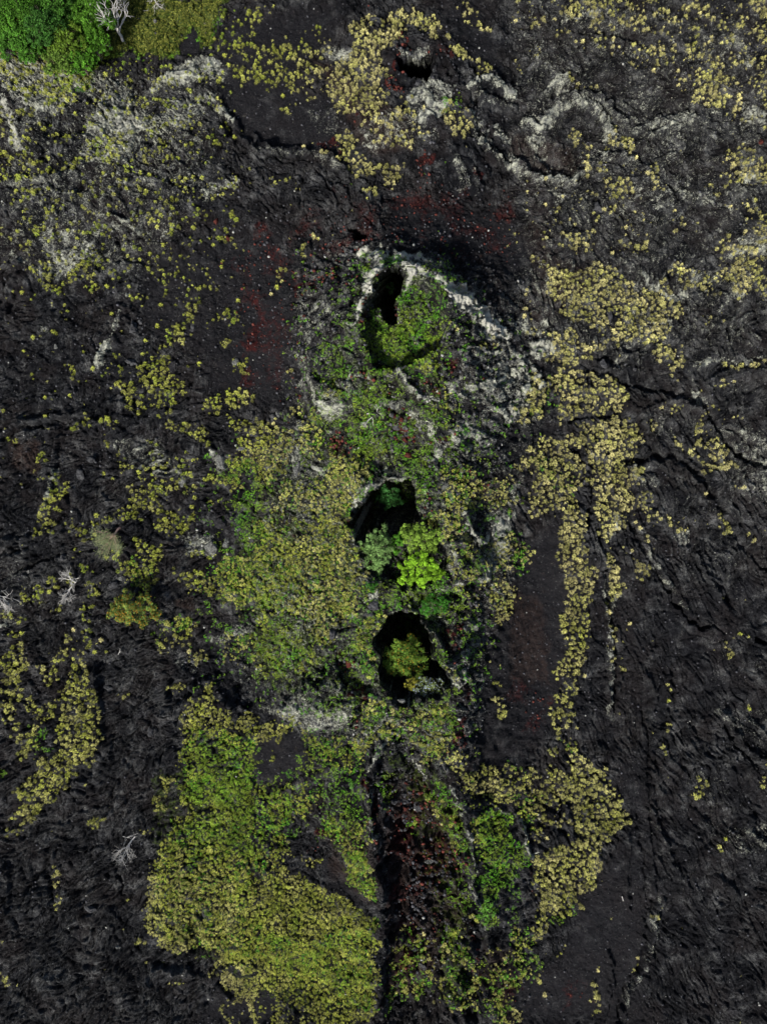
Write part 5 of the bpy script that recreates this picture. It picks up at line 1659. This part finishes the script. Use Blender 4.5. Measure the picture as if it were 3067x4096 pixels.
# trees rooted in the pits: z of the root chosen on the pit floor, crown placed as surveyed
def pit_tree(fr, u, v, ru, rv, top_z, ht, *a, **k):
    px, py = unit(fr, u, v); top_z = top_z + float(samp('h', np.array([px]), np.array([py]))[0]); zc = top_z - 1.2; kk = (H - zc) / H
    X, Y = px * kk, py * kk; s = scale(fr) * kk
    Z = float(gz(np.array([X]), np.array([Y]))[0])
    return tree('leafy_tree' if 'nm' not in k else k.pop('nm'), (X, Y, min(Z, top_z - ht)), ru * s, rv * s, top_z - min(Z, top_z - ht), *a, **k)
pit_tree('12', 1065, 375, 165, 118, 2.4, 7, (.17, .33, .02), 9500, .12, 'brilliant lime green tree at the south lip of the middle pit', lobes=14)
pit_tree('12', 1075, 165, 150, 112, 1.8, 7, (.16, .26, .035), 7000, .12, 'light olive green tree directly above the brilliant lime tree', lobes=11)
pit_tree('12', 920, 200, 60, 85, -.3, 5, (.06, .17, .015), 3000, .12, 'small dark green tree between the grey-green and the lime trees', lobes=5)
pit_tree('12', 785, 235, 112, 165, 1.2, 7, (.11, .19, .055), 5500, .12, 'grey-green airy tree on the left rim side of the middle pit', lobes=12, sparse=.25)
pit_tree('12', 965, 960, 165, 150, -1.8, 11, (.10, .18, .025), 7500, .13, 'olive green tree rising out of the lower pit', lobes=12, accents=((.28, .17, .02), .06), sparse=.25)
pit_tree('11', 870, 1560, 95, 80, -9, 6, (.04, .13, .03), 3500, .13, 'dark green tree deep inside the middle pit', lobes=8)
pit_tree('11', 870, 215, 45, 40, -10, 5, (.05, .12, .03), 1200, .12, 'tiny dark green tree deep in the small crater hole', lobes=4)
r_ = pit_tree('12', 1110, 1125, 110, 75, .3, 6, (.14, .18, .05), 1700, .10, 'thin twiggy shrub with pale blue and yellow leaves by the lower pit', 'shrub', nm='shrub', lobes=9, accents=((.30, .34, .42), .2), sparse=.7)
pit_tree('12', 1010, 1105, 50, 50, 0, 5, (.22, .21, .03), 700, .10, 'small yellow shrub on the edge of the lower pit', 'shrub', nm='shrub', lobes=5, sparse=.3)
gtree('shrub', '12', 960, 760, 60, 60, 1.5, (.03, .07, .012), 800, .1, 'dim green bush on the upper wall of the lower pit', 'shrub', lobes=4)
gtree('shrub', '12', 1150, 600, 110, 80, 1.6, (.035, .13, .014), 3000, .1, 'dark green bush spreading in the hollow right of the lower pit', 'shrub', lobes=9, flat=.4)
gtree('shrub', '13', 1500, 930, 55, 90, 1.2, (.09, .21, .03), 2400, .1, 'bright green bush on the right rim of the trench', 'shrub', lobes=8, flat=.4)
gtree('shrub', '12', 745, 485, 55, 40, 1.3, (.035, .12, .014), 900, .1, 'dark green bush below the grey-green airy tree', 'shrub', lobes=4)
gtree('shrub', '11', 1000, 1120, 40, 55, .9, (.06, .14, .02), 900, .08, 'small green bush at the right side of the gully', 'shrub', lobes=4)
# leaning feathery tree with its bare trunk showing
X, Y, Z = place('02', 775, 100, .5); t1 = place('02', 690, 200, 3.0)
root = empty('leaning_tree', (X, Y, Z), 'grey-green feathery tree leaning left from a bare pinkish trunk', 'tree')
ex = np.array([t1[0] - X, t1[1] - Y, 2.0])
paths = [(wiggle((0, 0, .1), ex * .55 + [0, 0, .6], 5, .03), .24, .14)]
for i in range(26):
    a = rng.uniform(-1.5, 1.5) + math.atan2(ex[1], ex[0]); L_ = rng.uniform(1.4, 3.6)
    paths.append((wiggle(ex * rng.uniform(.35, .6) + [0, 0, .5], ex * .75 + np.array([math.cos(a) * L_, math.sin(a) * L_, rng.uniform(-.3, 1.4)]), 6, .05), .05, .012))
V, F = tube(paths, 1.0); mesh_np('trunk', V, F, M_PINK, 4, parent=root)
nv, cs = [], []
for P, r0, r1 in paths[1:]:
    for j in range(110):
        c = P[2 + rng.integers(0, 4)] + rng.normal(size=3) * [.38, .38, .25]; t = rng.normal(size=3); t[2] *= .5; t /= np.linalg.norm(t); u = np.cross(t, [0, 0, 1])
        nv += [c - t * .16, c + u * .03, c + t * .16, c - u * .03]; cs += [np.array([.15, .175, .085]) * rng.uniform(.6, 1.3)] * 4
mesh_np('crown', np.array(nv), np.arange(len(nv)).reshape(-1, 4), M_LEAF, 4, {'tint': np.array(cs)}, parent=root)

# ------------------------------------------------ dead trees and branches
def grow(p, d, L, r, dep, out, spread=.55, up=.1):
    n_ = 5; P = [np.array(p)]; dd = np.array(d, float)
    for i in range(n_):
        dd = dd + rng.normal(size=3) * .16 + [0, 0, up * .2]; dd /= np.linalg.norm(dd); P.append(P[-1] + dd * L / n_)
    out.append((P, r, r * .6))
    if dep:
        for k in range(3 if dep > 1 else 2):
            q = P[-1] if k < 2 else P[3]; v = dd + rng.normal(size=3) * spread; v /= np.linalg.norm(v)
            grow(q, v, L * rng.uniform(.6, .85), r * .6, dep - 1, out, spread, up)
def dead(name, fr, base, tip, h0, h1, r, label, cat, dep=3, trunk=.45, spread=.5, mat=None, bases=.1):
    X, Y, Z = place(fr, *base, bases); tx, ty, _ = place_z(fr, *tip, Z + h1)
    root = empty(name, (X, Y, Z), label, cat)
    e = np.array([tx - X, ty - Y, h1]); tr = wiggle((0, 0, h0), e * trunk + [0, 0, h0 * (1 - trunk)], 6, .02)
    V, F = tube([(tr, r, r * .75)], 1.0); mesh_np('trunk', V, F, mat or M_DEAD, 4, parent=root)
    out = []; Lr = np.linalg.norm(e) * (1 - trunk)
    for k in range(6):
        v = e / np.linalg.norm(e) + rng.normal(size=3) * spread * .75; v /= np.linalg.norm(v)
        grow(tr[-1 - (k % 3)], v, Lr * .52, r * .55, dep, out, spread)
    V, F = tube(out, 1.0, 5); mesh_np('branches', V, F, mat or M_DEAD, 4, parent=root)
    return root
dead('dead_tree', '00', (800, 268), (700, 60), 0, 8.2, .30, 'bleached white leafless tree standing beside the green grove', 'dead tree', 3, .42, .42)
dead('dead_tree', '00', (985, -40), (1010, 60), .3, 1.2, .14, 'white fallen leafless tree at the top edge of the meadow', 'dead tree', 3, .3, .8)
dead('dead_tree', '02', (500, 455), (400, 400), .5, 2.2, .17, 'white dead tree on the left, its upper limb fanning over grey rock', 'dead tree', 3, .35, .6)
dead('dead_tree', '02', (475, 480), (400, 580), .5, 1.0, .15, 'white fallen limb forking downward below the fanning dead tree', 'dead branch', 3, .35, .5)
dead('dead_tree', '02', (-30, 500), (60, 650), .4, 1.4, .2, 'bleached dead tree cut by the left picture edge', 'dead tree', 3, .35, .6)
dead('dead_branch', '02', (90, 560), (170, 600), .3, .4, .07, 'thin crooked white branch right of the edge dead tree', 'dead branch', 1, .6, .4)
dead('dead_tree', '03', (880, 440), (760, 580), .4, 1.6, .13, 'silvery leafless shrub on the dark lava left of the great grass slope', 'dead shrub', 3, .2, .6)
dead('dead_branch', '03', (800, 440), (900, 470), .3, .8, .06, 'second silvery branch crossing the top of the leafless shrub', 'dead branch', 2, .3, .8)
dead('dead_branch', '11', (720, 1025), (850, 1000), .3, .5, .10, 'white fallen branch lying across the green gully, its upper arm', 'dead branch', 2, .5, .5)
dead('dead_branch', '11', (755, 1045), (680, 1105), .3, .4, .08, 'white fallen branch in the green gully, its lower left arm', 'dead branch', 2, .5, .4)
dead('dead_branch', '11', (760, 1050), (760, 1110), .3, .4, .05, 'short white twig below the fallen branch in the gully', 'dead branch', 0, .7, .4)
dead('dead_branch', '02', (768, 925), (790, 880), .2, .4, .06, 'thin white twig on black lava below the lone round tree', 'dead branch', 1, .5, .5)
dead('dead_branch', '02', (120, 335), (125, 355), .2, .2, .06, 'tiny white twig, left of the two on the far left ropy lava', 'dead branch', 0, .7, .5)
dead('dead_branch', '02', (187, 378), (185, 405), .2, .2, .06, 'tiny white twig, right of the two on the far left ropy lava', 'dead branch', 0, .7, .5)
dead('dead_branch', '21', (1420, 815), (1460, 790), .2, .3, .05, 'small pale twig above the dark right-hand lava hump', 'dead branch', 1, .5, .5)
dead('dead_branch', '23', (715, 830), (725, 865), .25, .3, .09, 'small white weathered stump piece on black cinder at the lower right', 'dead branch', 1, .6, .4)
dead('dead_tree', '00', (690, 300), (650, 330), .8, 2.2, .06, 'small leafless grey bush at the right foot of the grove', 'dead shrub', 2, .3, .8)
print('objects', len(D.objects))
